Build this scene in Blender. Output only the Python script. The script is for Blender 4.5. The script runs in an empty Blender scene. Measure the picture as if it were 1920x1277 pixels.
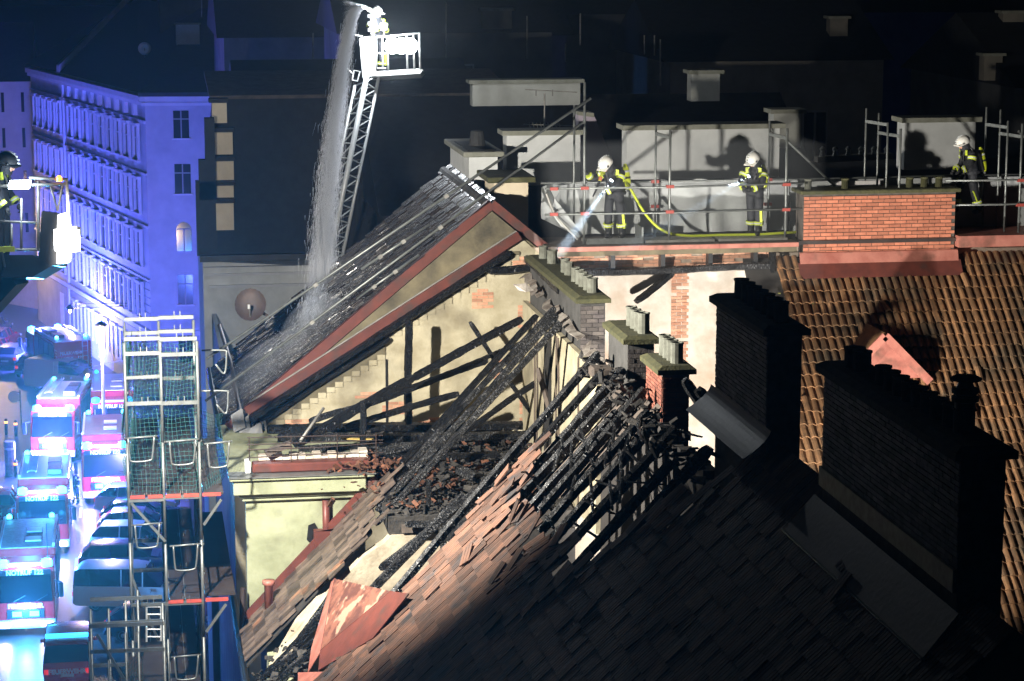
import bpy, bmesh, math, random
from mathutils import Vector, Matrix
random.seed(7)
V = Vector
R = math.radians
sc = bpy.context.scene

# ------------------------------------------------------------------ camera, night sky, exposure
F, CX, CY = 4400.0, 960.0, 638.5                  # focal length in pixels of the 1920 px wide photograph
PIT = math.atan(780.5 / F)
YAW = math.atan(720 * math.cos(PIT) / F)
EYE = V((0, 0, 30))
cam_d = bpy.data.cameras.new('camera')
cam_d.sensor_width = 36
cam_d.lens = 36 * F / 1920
cam_d.clip_start = 0.5
cam_d.clip_end = 2000
cam = bpy.data.objects.new('camera', cam_d)
sc.collection.objects.link(cam)
cam.location = EYE
cam.rotation_euler = (math.pi / 2 - PIT, 0, -YAW)
sc.camera = cam

world = bpy.data.worlds.new('World')
sc.world = world
world.use_nodes = True
wn = world.node_tree
sky = wn.nodes.new('ShaderNodeTexSky')
sky.sky_type = 'NISHITA'
sky.sun_disc = False
sky.sun_elevation = R(-3.0)
sky.sun_rotation = R(250)
bg = wn.nodes['Background']
wn.links.new(sky.outputs[0], bg.inputs[0])
bg.inputs[1].default_value = 0.0025
sc.view_settings.view_transform = 'Standard'
sc.view_settings.look = 'None'
sc.view_settings.exposure = 0.0
sc.view_settings.gamma = 1.0
sc.cycles.use_denoising = True
sc.cycles.max_bounces = 5
sc.cycles.diffuse_bounces = 3
sc.cycles.glossy_bounces = 3
sc.cycles.transmission_bounces = 3
sc.cycles.volume_bounces = 0
sc.cycles.sample_clamp_indirect = 6
sc.cycles.caustics_reflective = False
sc.cycles.caustics_refractive = False

LAMP = V((-1.0, 38.6, 24.95))                     # flood light on the near rescue platform
TOPL = V((7.9, 70.0, 26.4))                       # flood lights on the far ladder cage


def lamp(name, kind, loc, energy, color, target=None, **kw):
    d = bpy.data.lights.new(name, kind)
    d.energy = energy
    d.color = color
    for k, v in kw.items():
        setattr(d, k, v)
    o = bpy.data.objects.new(name, d)
    sc.collection.objects.link(o)
    o.location = loc
    if target is not None:
        o.rotation_euler = (V(target) - V(loc)).to_track_quat('-Z', 'Y').to_euler()
    return o


lamp('platform_flood', 'SPOT', LAMP, 19000, (1.0, 0.95, 0.85), (13.8, 50.8, 20.6),
     spot_size=R(126), spot_blend=0.62, shadow_soft_size=0.14)
lamp('ladder_flood', 'SPOT', TOPL + V((-0.1, -0.45, 0)), 8000, (0.9, 0.94, 1.0), (5.8, 61, 22.0),
     spot_size=R(46), spot_blend=0.7, shadow_soft_size=0.3)

lamp('ladder_flood_core', 'SPOT', TOPL + V((-0.1, -0.5, 0)), 7500, (0.86, 0.94, 1.0), (0, 0, 34),
     spot_size=R(16), spot_blend=0.6, shadow_soft_size=0.3)

# ------------------------------------------------------------------ helpers
fh = V((math.sin(YAW), math.cos(YAW), 0))
RT = V((math.cos(YAW), -math.sin(YAW), 0))
FW = fh * math.cos(PIT) - V((0, 0, math.sin(PIT)))
UP = RT.cross(FW)


def ray(px, py):
    return FW + RT * ((px - CX) / F) - UP * ((py - CY) / F)


def P(px, py, ax, v):
    """point of the real plane ax = v that the surveyed photo position looks at"""
    d = ray(px, py)
    i = 'XYZ'.index(ax)
    return EYE + d * ((v - EYE[i]) / d[i])


def PD(px, py, t):
    return EYE + ray(px, py) * t


MATS = {}


def nmat(name, c1, c2=None, scale=3.0, rough=0.8, metal=0.0, bump=0.0, bscale=None, var=0.0, detail=6.0,
         emit=None, estr=0.0, spec=0.5, stretch=None, lo=0.35, hi=0.65, trans=0.0, coat=0.0, c3=None, s3=1.0, lo3=.55, hi3=.7):
    m = bpy.data.materials.new(name)
    m.use_nodes = True
    nt = m.node_tree
    b = nt.nodes['Principled BSDF']
    N = nt.nodes.new
    L = nt.links.new
    b.inputs['Roughness'].default_value = rough
    b.inputs['Metallic'].default_value = metal
    b.inputs['Specular IOR Level'].default_value = spec
    b.inputs['Coat Weight'].default_value = coat
    b.inputs['Transmission Weight'].default_value = trans
    b.inputs['Base Color'].default_value = (*c1, 1)
    geo = N('ShaderNodeNewGeometry')
    vec = geo.outputs['Position']
    if stretch:
        mp = N('ShaderNodeMapping')
        mp.inputs['Scale'].default_value = stretch
        L(vec, mp.inputs[0])
        vec = mp.outputs[0]
    col = None
    if c2 is not None:
        n = N('ShaderNodeTexNoise')
        n.inputs['Scale'].default_value = scale
        n.inputs['Detail'].default_value = detail
        n.inputs['Roughness'].default_value = 0.62
        L(vec, n.inputs['Vector'])
        r = N('ShaderNodeMapRange')
        r.inputs[1].default_value = lo
        r.inputs[2].default_value = hi
        L(n.outputs[0], r.inputs[0])
        mx = N('ShaderNodeMix')
        mx.data_type = 'RGBA'
        mx.inputs[6].default_value = (*c1, 1)
        mx.inputs[7].default_value = (*c2, 1)
        L(r.outputs[0], mx.inputs[0])
        col = mx.outputs[2]
        if c3 is not None:
            n3 = N('ShaderNodeTexNoise')
            n3.inputs['Scale'].default_value = s3
            n3.inputs['Detail'].default_value = 5
            mp3 = N('ShaderNodeMapping')
            mp3.inputs['Location'].default_value = (3.3, 7.1, 1.7)
            L(vec, mp3.inputs[0])
            L(mp3.outputs[0], n3.inputs['Vector'])
            r3 = N('ShaderNodeMapRange')
            r3.inputs[1].default_value = lo3
            r3.inputs[2].default_value = hi3
            L(n3.outputs[0], r3.inputs[0])
            m3 = N('ShaderNodeMix')
            m3.data_type = 'RGBA'
            L(col, m3.inputs[6])
            m3.inputs[7].default_value = (*c3, 1)
            L(r3.outputs[0], m3.inputs[0])
            col = m3.outputs[2]
    if var > 0:
        oi = N('ShaderNodeObjectInfo')
        ad = N('ShaderNodeMath')
        L(oi.outputs['Random'], ad.inputs[0])
        L(geo.outputs['Random Per Island'], ad.inputs[1])
        fr = N('ShaderNodeMath')
        fr.operation = 'FRACT'
        L(ad.outputs[0], fr.inputs[0])
        hv = N('ShaderNodeHueSaturation')
        r2 = N('ShaderNodeMapRange')
        r2.inputs[3].default_value = 1 - var
        r2.inputs[4].default_value = 1 + var
        L(fr.outputs[0], r2.inputs[0])
        L(r2.outputs[0], hv.inputs['Value'])
        if col is None:
            hv.inputs['Color'].default_value = (*c1, 1)
        else:
            L(col, hv.inputs['Color'])
        col = hv.outputs[0]
    if col is not None:
        L(col, b.inputs['Base Color'])
    if bump > 0:
        nb = N('ShaderNodeTexNoise')
        nb.inputs['Scale'].default_value = bscale or scale * 4
        nb.inputs['Detail'].default_value = 5
        L(vec, nb.inputs['Vector'])
        bp = N('ShaderNodeBump')
        bp.inputs['Strength'].default_value = bump
        bp.inputs['Distance'].default_value = 0.03
        L(nb.outputs[0], bp.inputs['Height'])
        L(bp.outputs[0], b.inputs['Normal'])
    if emit:
        b.inputs['Emission Color'].default_value = (*emit, 1)
        b.inputs['Emission Strength'].default_value = estr
    MATS[name] = m
    return m


def char_mat(name, pale):
    """charred wood: black scales with pale ashy cracks, slightly glossy"""
    m = bpy.data.materials.new(name)
    m.use_nodes = True
    nt = m.node_tree
    b = nt.nodes['Principled BSDF']
    N, L = nt.nodes.new, nt.links.new
    geo = N('ShaderNodeNewGeometry')
    tc = N('ShaderNodeAttribute')
    tc.attribute_name = 'grain'
    mp = N('ShaderNodeMapping')
    mp.inputs['Scale'].default_value = (48, 7, 7)
    L(tc.outputs['Vector'], mp.inputs[0])
    v = N('ShaderNodeTexVoronoi')
    v.feature = 'DISTANCE_TO_EDGE'
    v.inputs['Scale'].default_value = 1.0
    L(mp.outputs[0], v.inputs['Vector'])
    n = N('ShaderNodeTexNoise')
    n.inputs['Scale'].default_value = 2.2
    n.inputs['Detail'].default_value = 5
    L(geo.outputs['Position'], n.inputs['Vector'])
    r = N('ShaderNodeMapRange')
    r.inputs[1].default_value = 0.06
    r.inputs[2].default_value = 0.34
    L(v.outputs['Distance'], r.inputs[0])
    r2 = N('ShaderNodeMapRange')
    r2.inputs[1].default_value = 0.36
    r2.inputs[2].default_value = 0.56
    r2.inputs[3].default_value = 0.0
    r2.inputs[4].default_value = 0.9
    L(n.outputs[0], r2.inputs[0])
    mu = N('ShaderNodeMath')
    mu.operation = 'MULTIPLY'
    L(r.outputs[0], mu.inputs[0])
    L(r2.outputs[0], mu.inputs[1])
    mx = N('ShaderNodeMix')
    mx.data_type = 'RGBA'
    mx.inputs[6].default_value = (0.008, 0.008, 0.009, 1)
    mx.inputs[7].default_value = (pale, pale, pale * 1.02, 1)
    L(mu.outputs[0], mx.inputs[0])
    L(mx.outputs[2], b.inputs['Base Color'])
    b.inputs['Roughness'].default_value = 0.42
    bp = N('ShaderNodeBump')
    bp.inputs['Strength'].default_value = 0.9
    bp.inputs['Distance'].default_value = 0.05
    L(r.outputs[0], bp.inputs['Height'])
    L(bp.outputs[0], b.inputs['Normal'])
    MATS[name] = m
    return m


def M(n):
    return MATS[n]


char_mat('char', 0.022)
char_mat('char_ash', 0.26)
nmat('yellow_plaster', (0.57, 0.51, 0.36), (0.40, 0.345, 0.225), 2.1, 0.9, bump=.45, c3=(0.12, 0.10, 0.065), s3=.8, lo3=.5, hi3=.78)
nmat('sooty_plaster', (0.25, 0.21, 0.125), (0.045, 0.04, 0.03), 1.1, 0.9, bump=.25, lo=.3, hi=.7)
nmat('green_plaster', (0.40, 0.42, 0.27), (0.28, 0.30, 0.18), 1.5, 0.9, bump=.4, c3=(0.09, 0.09, 0.06), s3=1.1, lo3=.5, hi3=.78)
nmat('cream_plaster', (0.58, 0.51, 0.38), (0.38, 0.32, 0.23), 2.6, 0.9, bump=.5, c3=(0.36, 0.24, 0.16), s3=1.3, lo3=.56, hi3=.7)
nmat('white_plaster', (0.74, 0.68, 0.59), (0.56, 0.47, 0.37), 1.7, 0.9, bump=.35, c3=(0.55, 0.36, 0.25), s3=1.0, lo3=.48, hi3=.72)
nmat('brick_pink', (0.55, 0.25, 0.15), (0.62, 0.36, 0.24), 6, 0.9, bump=.3, var=.28)
nmat('brick_orange', (0.52, 0.19, 0.11), (0.42, 0.14, 0.08), 7, 0.85, bump=.2, var=.22)
nmat('brick_dark', (0.16, 0.07, 0.05), (0.10, 0.06, 0.05), 5, 0.9, bump=.3, var=.35)
nmat('brick_grey', (0.10, 0.085, 0.075), (0.06, 0.05, 0.05), 5, 0.9, bump=.3, var=.3)
nmat('brick_red', (0.30, 0.10, 0.06), (0.20, 0.07, 0.05), 5, 0.9, bump=.3, var=.3)
nmat('brick_black', (0.22, 0.21, 0.23), (0.14, 0.135, 0.15), 5, 0.7, bump=.3, var=.35)
nmat('mortar', (0.12, 0.10, 0.085), (0.07, 0.06, 0.05), 8, 0.95)
nmat('mortar_pale', (0.45, 0.36, 0.28), (0.3, 0.24, 0.19), 8, 0.95)
nmat('dark_brown', (0.05, 0.044, 0.04), (0.03, 0.027, 0.025), 3, 0.9, bump=.3)
nmat('dark_render', (0.085, 0.082, 0.078), (0.05, 0.048, 0.045), 3, 0.9, bump=.2)
nmat('moss_cap', (0.05, 0.052, 0.024), (0.09, 0.085, 0.035), 6, 0.95, bump=.4)
nmat('soot_cap', (0.035, 0.033, 0.03), (0.06, 0.055, 0.04), 6, 0.95, bump=.3)
nmat('pot', (0.19, 0.195, 0.16), (0.11, 0.11, 0.085), 7, 0.85)
nmat('pot_dark', (0.05, 0.05, 0.05), (0.03, 0.03, 0.03), 7, 0.85)
nmat('tile_brown', (0.165, 0.078, 0.048), (0.09, 0.056, 0.043), 4, 0.68, bump=.25, var=.5, c3=(.055, .048, .048), s3=1.7, lo3=.54, hi3=.66)
nmat('tile_sooty', (0.15, 0.11, 0.085), (0.07, 0.055, 0.048), 4, 0.55, bump=.3, var=.5, c3=(.24, .12, .07), s3=1.6, lo3=.6, hi3=.7)
nmat('tile_orange', (0.225, 0.112, 0.048), (0.125, 0.066, 0.029), 5, 0.7, bump=.3, var=.5, c3=(0.045, 0.038, 0.024), s3=1.1, lo3=.46, hi3=.72)
nmat('tile_burnt', (0.085, 0.06, 0.045), (0.04, 0.034, 0.03), 5, 0.55, bump=.25, var=.4)
nmat('tile_wet', (0.045, 0.033, 0.028), (0.028, 0.024, 0.022), 4, 0.2, bump=.35, bscale=9, var=.4, spec=.7)
nmat('tile_night', (0.05, 0.035, 0.03), (0.03, 0.024, 0.022), 4, 0.28, bump=.35, bscale=9, var=.4, spec=.6)
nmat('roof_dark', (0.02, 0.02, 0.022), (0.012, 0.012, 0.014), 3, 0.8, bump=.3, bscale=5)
nmat('underlay', (0.05, 0.045, 0.04), (0.03, 0.027, 0.025), 3, 0.9)
nmat('moss_lines', (0.22, 0.24, 0.06), (0.12, 0.10, 0.04), 5, 0.9)
nmat('red_sheet', (0.18, 0.052, 0.038), (0.12, 0.04, 0.032), 3, 0.45, metal=.15, bump=.25, bscale=3, var=.1, c3=(.09, .05, .042), s3=1.9, lo3=.53, hi3=.64)
nmat('pink_sheet', (0.50, 0.20, 0.15), (0.36, 0.12, 0.09), 2.5, 0.5, metal=.1, bump=.1, c3=(.12, .07, .05), s3=1.6)
nmat('heat_sheet', (0.24, 0.10, 0.068), (0.11, 0.045, 0.036), 2.6, 0.5, metal=.1, bump=.25, bscale=2.5, lo=.45, hi=.56, c3=(0.40, 0.24, 0.17), s3=2.3, lo3=.56, hi3=.6)
nmat('torn_metal', (0.55, 0.50, 0.44), (0.16, 0.13, 0.11), 4, 0.45, metal=.4, bump=.4)
nmat('dark_sheet', (0.028, 0.026, 0.025), (0.018, 0.018, 0.018), 3, 0.38, metal=.4, bump=.1)
nmat('debris_dark', (0.022, 0.021, 0.02), (0.06, 0.053, 0.046), 9, 0.9, bump=.6, var=.6)
nmat('debris_clay', (0.16, 0.06, 0.03), (0.07, 0.035, 0.022), 9, 0.85, var=.5)
nmat('grey_wood', (0.15, 0.115, 0.09), (0.08, 0.065, 0.055), 3, 0.85, bump=.3, var=.25)
nmat('yellow_wood', (0.5, 0.36, 0.1), None, 1, 0.7)
nmat('steel', (0.26, 0.275, 0.265), (0.18, 0.19, 0.18), 6, 0.42, metal=.55, var=.12)
nmat('steel_dull', (0.34, 0.33, 0.30), (0.22, 0.21, 0.19), 6, 0.55, metal=.35, var=.1)
nmat('red_clamp', (0.34, 0.06, 0.045), None, 1, 0.5)
nmat('red_sticker', (0.55, 0.08, 0.05), (0.35, 0.06, 0.05), 8, 0.6)
nmat('white_sticker', (0.75, 0.72, 0.7), None, 1, 0.6)
nmat('deck_board', (0.035, 0.026, 0.024), (0.055, 0.04, 0.035), 3, 0.5)
nmat('grey_tarp', (0.48, 0.50, 0.49), (0.36, 0.37, 0.37), 1.6, 0.75, bump=.35, bscale=3)
nmat('green_net', (0.03, 0.13, 0.12), (0.02, 0.09, 0.09), 3, 0.8)
nmat('white_wall', (0.72, 0.73, 0.72), (0.58, 0.59, 0.58), 1.4, 0.9, bump=.15)
nmat('cream_wall', (0.72, 0.62, 0.46), (0.62, 0.52, 0.37), 1.4, 0.9)
nmat('old_white', (0.50, 0.50, 0.46), (0.40, 0.40, 0.36), 1.2, 0.9, bump=.15)
nmat('concrete_cap', (0.30, 0.30, 0.25), (0.22, 0.22, 0.17), 4, 0.95, bump=.2)
nmat('lilac_wall', (0.42, 0.36, 0.42), (0.36, 0.31, 0.37), 1.5, 0.9)
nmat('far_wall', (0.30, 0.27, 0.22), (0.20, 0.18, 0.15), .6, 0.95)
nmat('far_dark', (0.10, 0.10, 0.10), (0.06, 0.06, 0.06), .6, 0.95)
nmat('facade', (0.52, 0.53, 0.56), (0.42, 0.43, 0.46), .8, 0.9, bump=.1)
nmat('facade_trim', (0.68, 0.68, 0.70), (0.6, 0.6, 0.62), 1.2, 0.9)
nmat('base_wall', (0.42, 0.40, 0.37), (0.33, 0.31, 0.29), .8, 0.9)
nmat('window_glass', (0.02, 0.022, 0.03), None, 1, 0.12, spec=.6)
nmat('window_frame', (0.30, 0.29, 0.28), None, 1, 0.6)
nmat('asphalt', (0.075, 0.07, 0.068), (0.05, 0.047, 0.046), 1.5, 0.38, bump=.3, bscale=14, spec=.6)
nmat('pavement', (0.17, 0.155, 0.14), (0.12, 0.11, 0.10), 2, 0.7, bump=.2)
nmat('road_paint', (0.6, 0.6, 0.58), (0.4, 0.4, 0.38), 5, 0.6)
nmat('fire_red', (0.50, 0.018, 0.022), None, 1, 0.25, coat=.6)
nmat('fire_blue', (0.05, 0.07, 0.16), (0.04, 0.05, 0.12), 2, 0.4, metal=.3)
nmat('white_paint', (0.75, 0.75, 0.74), None, 1, 0.3, coat=.5)
nmat('letter_white', (0.85, 0.85, 0.85), None, 1, 0.5)
nmat('black_paint', (0.012, 0.012, 0.016), None, 1, 0.2, coat=.7)
nmat('navy_paint', (0.012, 0.02, 0.07), None, 1, 0.2, coat=.7)
nmat('silver_paint', (0.42, 0.43, 0.45), None, 1, 0.25, metal=.5, coat=.5)
nmat('grey_paint', (0.14, 0.145, 0.15), None, 1, 0.25, metal=.4, coat=.5)
nmat('car_red', (0.35, 0.015, 0.03), None, 1, 0.25, coat=.6)
nmat('car_glass', (0.01, 0.012, 0.018), None, 1, 0.06, spec=.8)
nmat('rubber', (0.015, 0.015, 0.015), None, 1, 0.8)
nmat('rim', (0.4, 0.4, 0.41), None, 1, 0.35, metal=.7)
nmat('plastic_black', (0.02, 0.02, 0.022), None, 1, 0.5)
nmat('plate', (0.7, 0.7, 0.7), None, 1, 0.5)
nmat('tail_red', (0.5, 0.01, 0.01), None, 1, 0.25, emit=(1, .02, .01), estr=.6)
nmat('blue_light', (0.05, 0.2, 0.8), None, 1, 0.2, emit=(0.07, 0.62, 1.0), estr=9)
nmat('blue_dim', (0.05, 0.2, 0.8), None, 1, 0.2, emit=(0.04, 0.45, 1.0), estr=3)
nmat('head_light', (0.8, 0.8, 0.8), None, 1, 0.2, emit=(1.0, 0.78, 0.86), estr=22)
nmat('flood_light', (0.8, 0.8, 0.8), None, 1, 0.2, emit=(0.95, 0.98, 1.0), estr=25)
nmat('street_glow', (0.8, 0.8, 0.8), None, 1, 0.2, emit=(1.0, 0.72, 0.48), estr=14)
nmat('amber_light', (0.8, 0.3, 0.05), None, 1, 0.2, emit=(1.0, 0.35, 0.05), estr=4)
nmat('torch_light', (0.8, 0.8, 0.8), None, 1, 0.2, emit=(0.75, 0.88, 1.0), estr=30)
nmat('suit', (0.012, 0.013, 0.017), (0.02, 0.021, 0.026), 9, 0.75, bump=.5, bscale=14)
nmat('suit_grey', (0.06, 0.06, 0.065), None, 1, 0.75)
nmat('hi_vis', (0.62, 0.72, 0.06), (0.5, 0.6, 0.04), 12, 0.5)
nmat('silver_band', (0.6, 0.62, 0.62), None, 1, 0.4)
nmat('helmet_white', (0.78, 0.76, 0.70), (0.7, 0.68, 0.62), 14, 0.35)
nmat('visor', (0.03, 0.03, 0.03), None, 1, 0.15, spec=.8)
nmat('skin', (0.55, 0.30, 0.21), (0.48, 0.25, 0.17), 20, 0.6)
nmat('glove', (0.03, 0.03, 0.032), None, 1, 0.8)
nmat('glove_orange', (0.6, 0.25, 0.1), None, 1, 0.8)
nmat('boot', (0.012, 0.012, 0.012), None, 1, 0.5)
nmat('cylinder_yellow', (0.60, 0.68, 0.03), None, 1, 0.35)
nmat('hose_yellow', (0.48, 0.56, 0.03), (0.42, 0.48, 0.03), 10, 0.6)
nmat('white_metal', (0.62, 0.64, 0.64), (0.52, 0.53, 0.53), 3, 0.4, metal=.2)
nmat('sign_back', (0.55, 0.58, 0.6), None, 1, 0.5)
nmat('rust', (0.07, 0.045, 0.038), (0.045, 0.032, 0.028), 4, 0.6, metal=.3)
nmat('water', (0.9, 0.92, 0.97), None, 1, 0.35, emit=None, spec=.8)
nmat('orange_board', (0.55, 0.19, 0.05), (0.4, 0.13, 0.04), 4, 0.7)

OFF = {}


class MB:
    def __init__(s):
        s.v = []
        s.f = []
        s.at = {}

    def add(s, vs, fs):
        n = len(s.v)
        s.v += [V(p) for p in vs]
        s.f += [tuple(n + i for i in f) for f in fs]
        return s

    def box(s, x0, x1, y0, y1, z0, z1):
        return s.add([(x0, y0, z0), (x1, y0, z0), (x1, y1, z0), (x0, y1, z0), (x0, y0, z1), (x1, y0, z1), (x1, y1, z1), (x0, y1, z1)],
                     [(3, 2, 1, 0), (4, 5, 6, 7), (0, 1, 5, 4), (1, 2, 6, 5), (2, 3, 7, 6), (3, 0, 4, 7)])

    def beam(s, p, q, w, h, up=(0, 0, 1)):
        p, q = V(p), V(q)
        d = (q - p).normalized()
        a = d.cross(V(up))
        if a.length < 1e-4:
            a = d.cross(V((0, 1, 0)))
        a = a.normalized() * (w / 2)
        b = a.cross(d).normalized() * (h / 2)
        vs = [p - a - b, p + a - b, p + a + b, p - a + b, q - a - b, q + a - b, q + a + b, q - a + b]
        return s.add(vs, [(0, 1, 2, 3), (7, 6, 5, 4), (0, 4, 5, 1), (1, 5, 6, 2), (2, 6, 7, 3), (3, 7, 4, 0)])

    def rough(s, p, q, w, h, seg=8, amp=.18, up=(0, 0, 1), rnd=random, bend=.012):
        """burnt beam: eaten unevenly along its length"""
        p, q = V(p), V(q)
        seg = max(seg, int((q - p).length * 13))
        d = (q - p).normalized()
        a = d.cross(V(up))
        if a.length < 1e-4:
            a = d.cross(V((0, 1, 0)))
        a.normalize()
        b1, b2, b3 = rnd.uniform(0, 6), rnd.uniform(2, 5), rnd.uniform(0, 6)
        b = a.cross(d).normalized()
        vs, fs = [], []
        ln, n0, ph = (q - p).length, len(s.v), rnd.uniform(0, 50)
        for i in range(seg + 1):
            c = p.lerp(q, i / seg) + a * bend * math.sin(b1 + b2 * i / seg) + b * bend * math.sin(b3 + 1.7 * b2 * i / seg)
            amp_ = amp * .33
            wd = 1 + .07 * math.sin(b1 + 11 * i / seg) * math.sin(b3 + 29 * i / seg)
            t = wd if 0 < i < seg else .7
            for k in range(6):
                an = math.tau * (k + .5) / 6
                x = max(-1, min(1, 1.25 * math.cos(an))) * w / 2
                y = max(-1, min(1, 1.25 * math.sin(an))) * h / 2
                e = t * (1 + rnd.uniform(-amp_, amp_))
                s.at[n0 + len(vs)] = (ph + ln * i / seg, math.cos(an) * w, math.sin(an) * h)
                vs.append(c + a * x * e + b * y * e + d * rnd.uniform(-.02, .02))
        for i in range(seg):
            for k in range(6):
                fs.append((i * 6 + k, i * 6 + (k + 1) % 6, i * 6 + 6 + (k + 1) % 6, i * 6 + 6 + k))
        fs += [tuple(range(5, -1, -1)), tuple(seg * 6 + k for k in range(6))]
        return s.add(vs, fs)

    def tube(s, pts, r, n=6, r1=None, cap=True):
        pts = [V(p) for p in pts]
        m = len(pts)
        vs, fs = [], []
        pa = None
        for i, c in enumerate(pts):
            d = (pts[min(i + 1, m - 1)] - pts[max(i - 1, 0)]).normalized()
            if pa is None:
                a = d.cross(V((0, 0, 1)))
                if a.length < 1e-3:
                    a = d.cross(V((0, 1, 0)))
            else:
                a = pa - d * pa.dot(d)
            a.normalize()
            pa = a
            b = d.cross(a)
            rr = r if r1 is None else r + (r1 - r) * i / max(1, m - 1)
            for k in range(n):
                t = math.tau * k / n
                vs.append(c + a * math.cos(t) * rr + b * math.sin(t) * rr)
        for i in range(m - 1):
            for k in range(n):
                fs.append((i * n + k, i * n + (k + 1) % n, i * n + n + (k + 1) % n, i * n + n + k))
        if cap:
            fs += [tuple(range(n - 1, -1, -1)), tuple((m - 1) * n + k for k in range(n))]
        return s.add(vs, fs)

    def lathe(s, c, prof, n=12, axis='Z'):
        c = V(c)
        vs, fs = [], []
        for r, h in prof:
            for k in range(n):
                t = math.tau * k / n
                u, w = math.cos(t) * r, math.sin(t) * r
                vs.append(c + (V((u, w, h)) if axis == 'Z' else V((h, u, w)) if axis == 'X' else V((w, h, u))))
        m = len(prof)
        for i in range(m - 1):
            for k in range(n):
                fs.append((i * n + k, i * n + (k + 1) % n, i * n + n + (k + 1) % n, i * n + n + k))
        fs += [tuple(range(n - 1, -1, -1)), tuple((m - 1) * n + k for k in range(n))]
        return s.add(vs, fs)

    def prism(s, pts, vec):
        """polygon swept by a vector"""
        n = len(pts)
        a = [V(p) for p in pts]
        b = [p + V(vec) for p in a]
        return s.add(a + b, [tuple(range(n)), tuple(range(2 * n - 1, n - 1, -1))] + [(i, i + n, (i + 1) % n + n, (i + 1) % n) for i in range(n)])

    def ball(s, c, r, n=10, m=7, sc=(1, 1, 1)):
        c = V(c)
        vs, fs = [], []
        for i in range(m + 1):
            p = math.pi * i / m
            for k in range(n):
                t = math.tau * k / n
                vs.append(c + V((math.sin(p) * math.cos(t) * r * sc[0], math.sin(p) * math.sin(t) * r * sc[1], math.cos(p) * r * sc[2])))
        for i in range(m):
            for k in range(n):
                fs.append((i * n + k, i * n + n + k, i * n + n + (k + 1) % n, i * n + (k + 1) % n))
        return s.add(vs, fs)

    def mesh(s, name, mat):
        me = bpy.data.meshes.new(name)
        me.from_pydata([tuple(p) for p in s.v], [], s.f)
        bm = bmesh.new()
        bm.from_mesh(me)
        bmesh.ops.recalc_face_normals(bm, faces=bm.faces)
        bm.to_mesh(me)
        bm.free()
        if s.at:
            at = me.attributes.new('grain', 'FLOAT_VECTOR', 'POINT')
            for i, v in s.at.items():
                at.data[i].vector = v
        me.materials.append(M(mat))
        return me

    def weld(s):
        key, mp, vs = {}, [], []
        for p in s.v:
            k = (round(p.x, 4), round(p.y, 4), round(p.z, 4))
            if k not in key:
                key[k] = len(vs)
                vs.append(p)
            mp.append(key[k])
        s.v = vs
        s.f = [tuple(mp[i] for i in f) for f in s.f]
        return s

    def build(s, name, mat, parent=None, smooth=False, bevel=0, label=None, cat=None, group=None, kind=None):
        if parent is not None:
            o0 = OFF[parent]
            s.v = [p - o0 for p in s.v]
        me = s.mesh(name, mat)
        if smooth:
            for p in me.polygons:
                p.use_smooth = True
        o = bpy.data.objects.new(name, me)
        sc.collection.objects.link(o)
        if parent is not None:
            o.parent = parent
            OFF[o] = OFF[parent]
        else:
            OFF[o] = V((0, 0, 0))
        if bevel:
            b = o.modifiers.new('bevel', 'BEVEL')
            b.width = bevel
            b.segments = 2 if bevel >= .05 else 1
        tag(o, label, cat, group, kind)
        return o


def tag(o, label=None, cat=None, group=None, kind=None):
    for k, v in (('label', label), ('category', cat), ('group', group), ('kind', kind)):
        if v:
            o[k] = v
    return o


def thing(name, label, cat, loc=(0, 0, 0), group=None, rotz=0, local=False):
    o = bpy.data.objects.new(name, None)
    sc.collection.objects.link(o)
    o.location = loc
    o.rotation_euler = (0, 0, rotz)
    o.empty_display_size = .2
    OFF[o] = V((0, 0, 0)) if local else V(loc)
    return tag(o, label, cat, group)


def inst(me, name, mtx, parent):
    o = bpy.data.objects.new(name, me)
    sc.collection.objects.link(o)
    o.parent = parent
    o.matrix_local = Matrix.Translation(-OFF[parent]) @ mtx
    OFF[o] = OFF[parent]
    return o


def frame(o, x, y, z):
    """matrix from an origin and three axes"""
    return Matrix(((x[0], y[0], z[0], o[0]), (x[1], y[1], z[1], o[1]), (x[2], y[2], z[2], o[2]), (0, 0, 0, 1)))


LET = {}


def lettering(txt, size, mat, parent, mtx, name='lettering', bold=0.012):
    if (txt, size, mat) in LET:
        return inst(LET[(txt, size, mat)], name, mtx, parent)
    c = bpy.data.curves.new(name, 'FONT')
    c.body = txt
    c.size = size
    c.align_x = 'CENTER'
    c.align_y = 'CENTER'
    c.extrude = 0.004
    c.offset = bold
    c.materials.append(M(mat))
    tmp = bpy.data.objects.new(name, c)
    sc.collection.objects.link(tmp)
    me = bpy.data.meshes.new_from_object(tmp.evaluated_get(bpy.context.evaluated_depsgraph_get()))
    bpy.data.objects.remove(tmp)
    LET[(txt, size, mat)] = me
    return inst(me, name, mtx, parent)


def cat_path(pts, n=8):
    pts = [V(p) for p in pts]
    q = [pts[0] * 2 - pts[1]] + pts + [pts[-1] * 2 - pts[-2]]
    out = []
    for i in range(1, len(q) - 2):
        for k in range(n):
            t = k / n
            a, b, c, d = q[i - 1:i + 3]
            out.append(.5 * (2 * b + (c - a) * t + (2 * a - 5 * b + 4 * c - d) * t * t + (3 * b - a - 3 * c + d) * t ** 3))
    return out + [pts[-1]]


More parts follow.
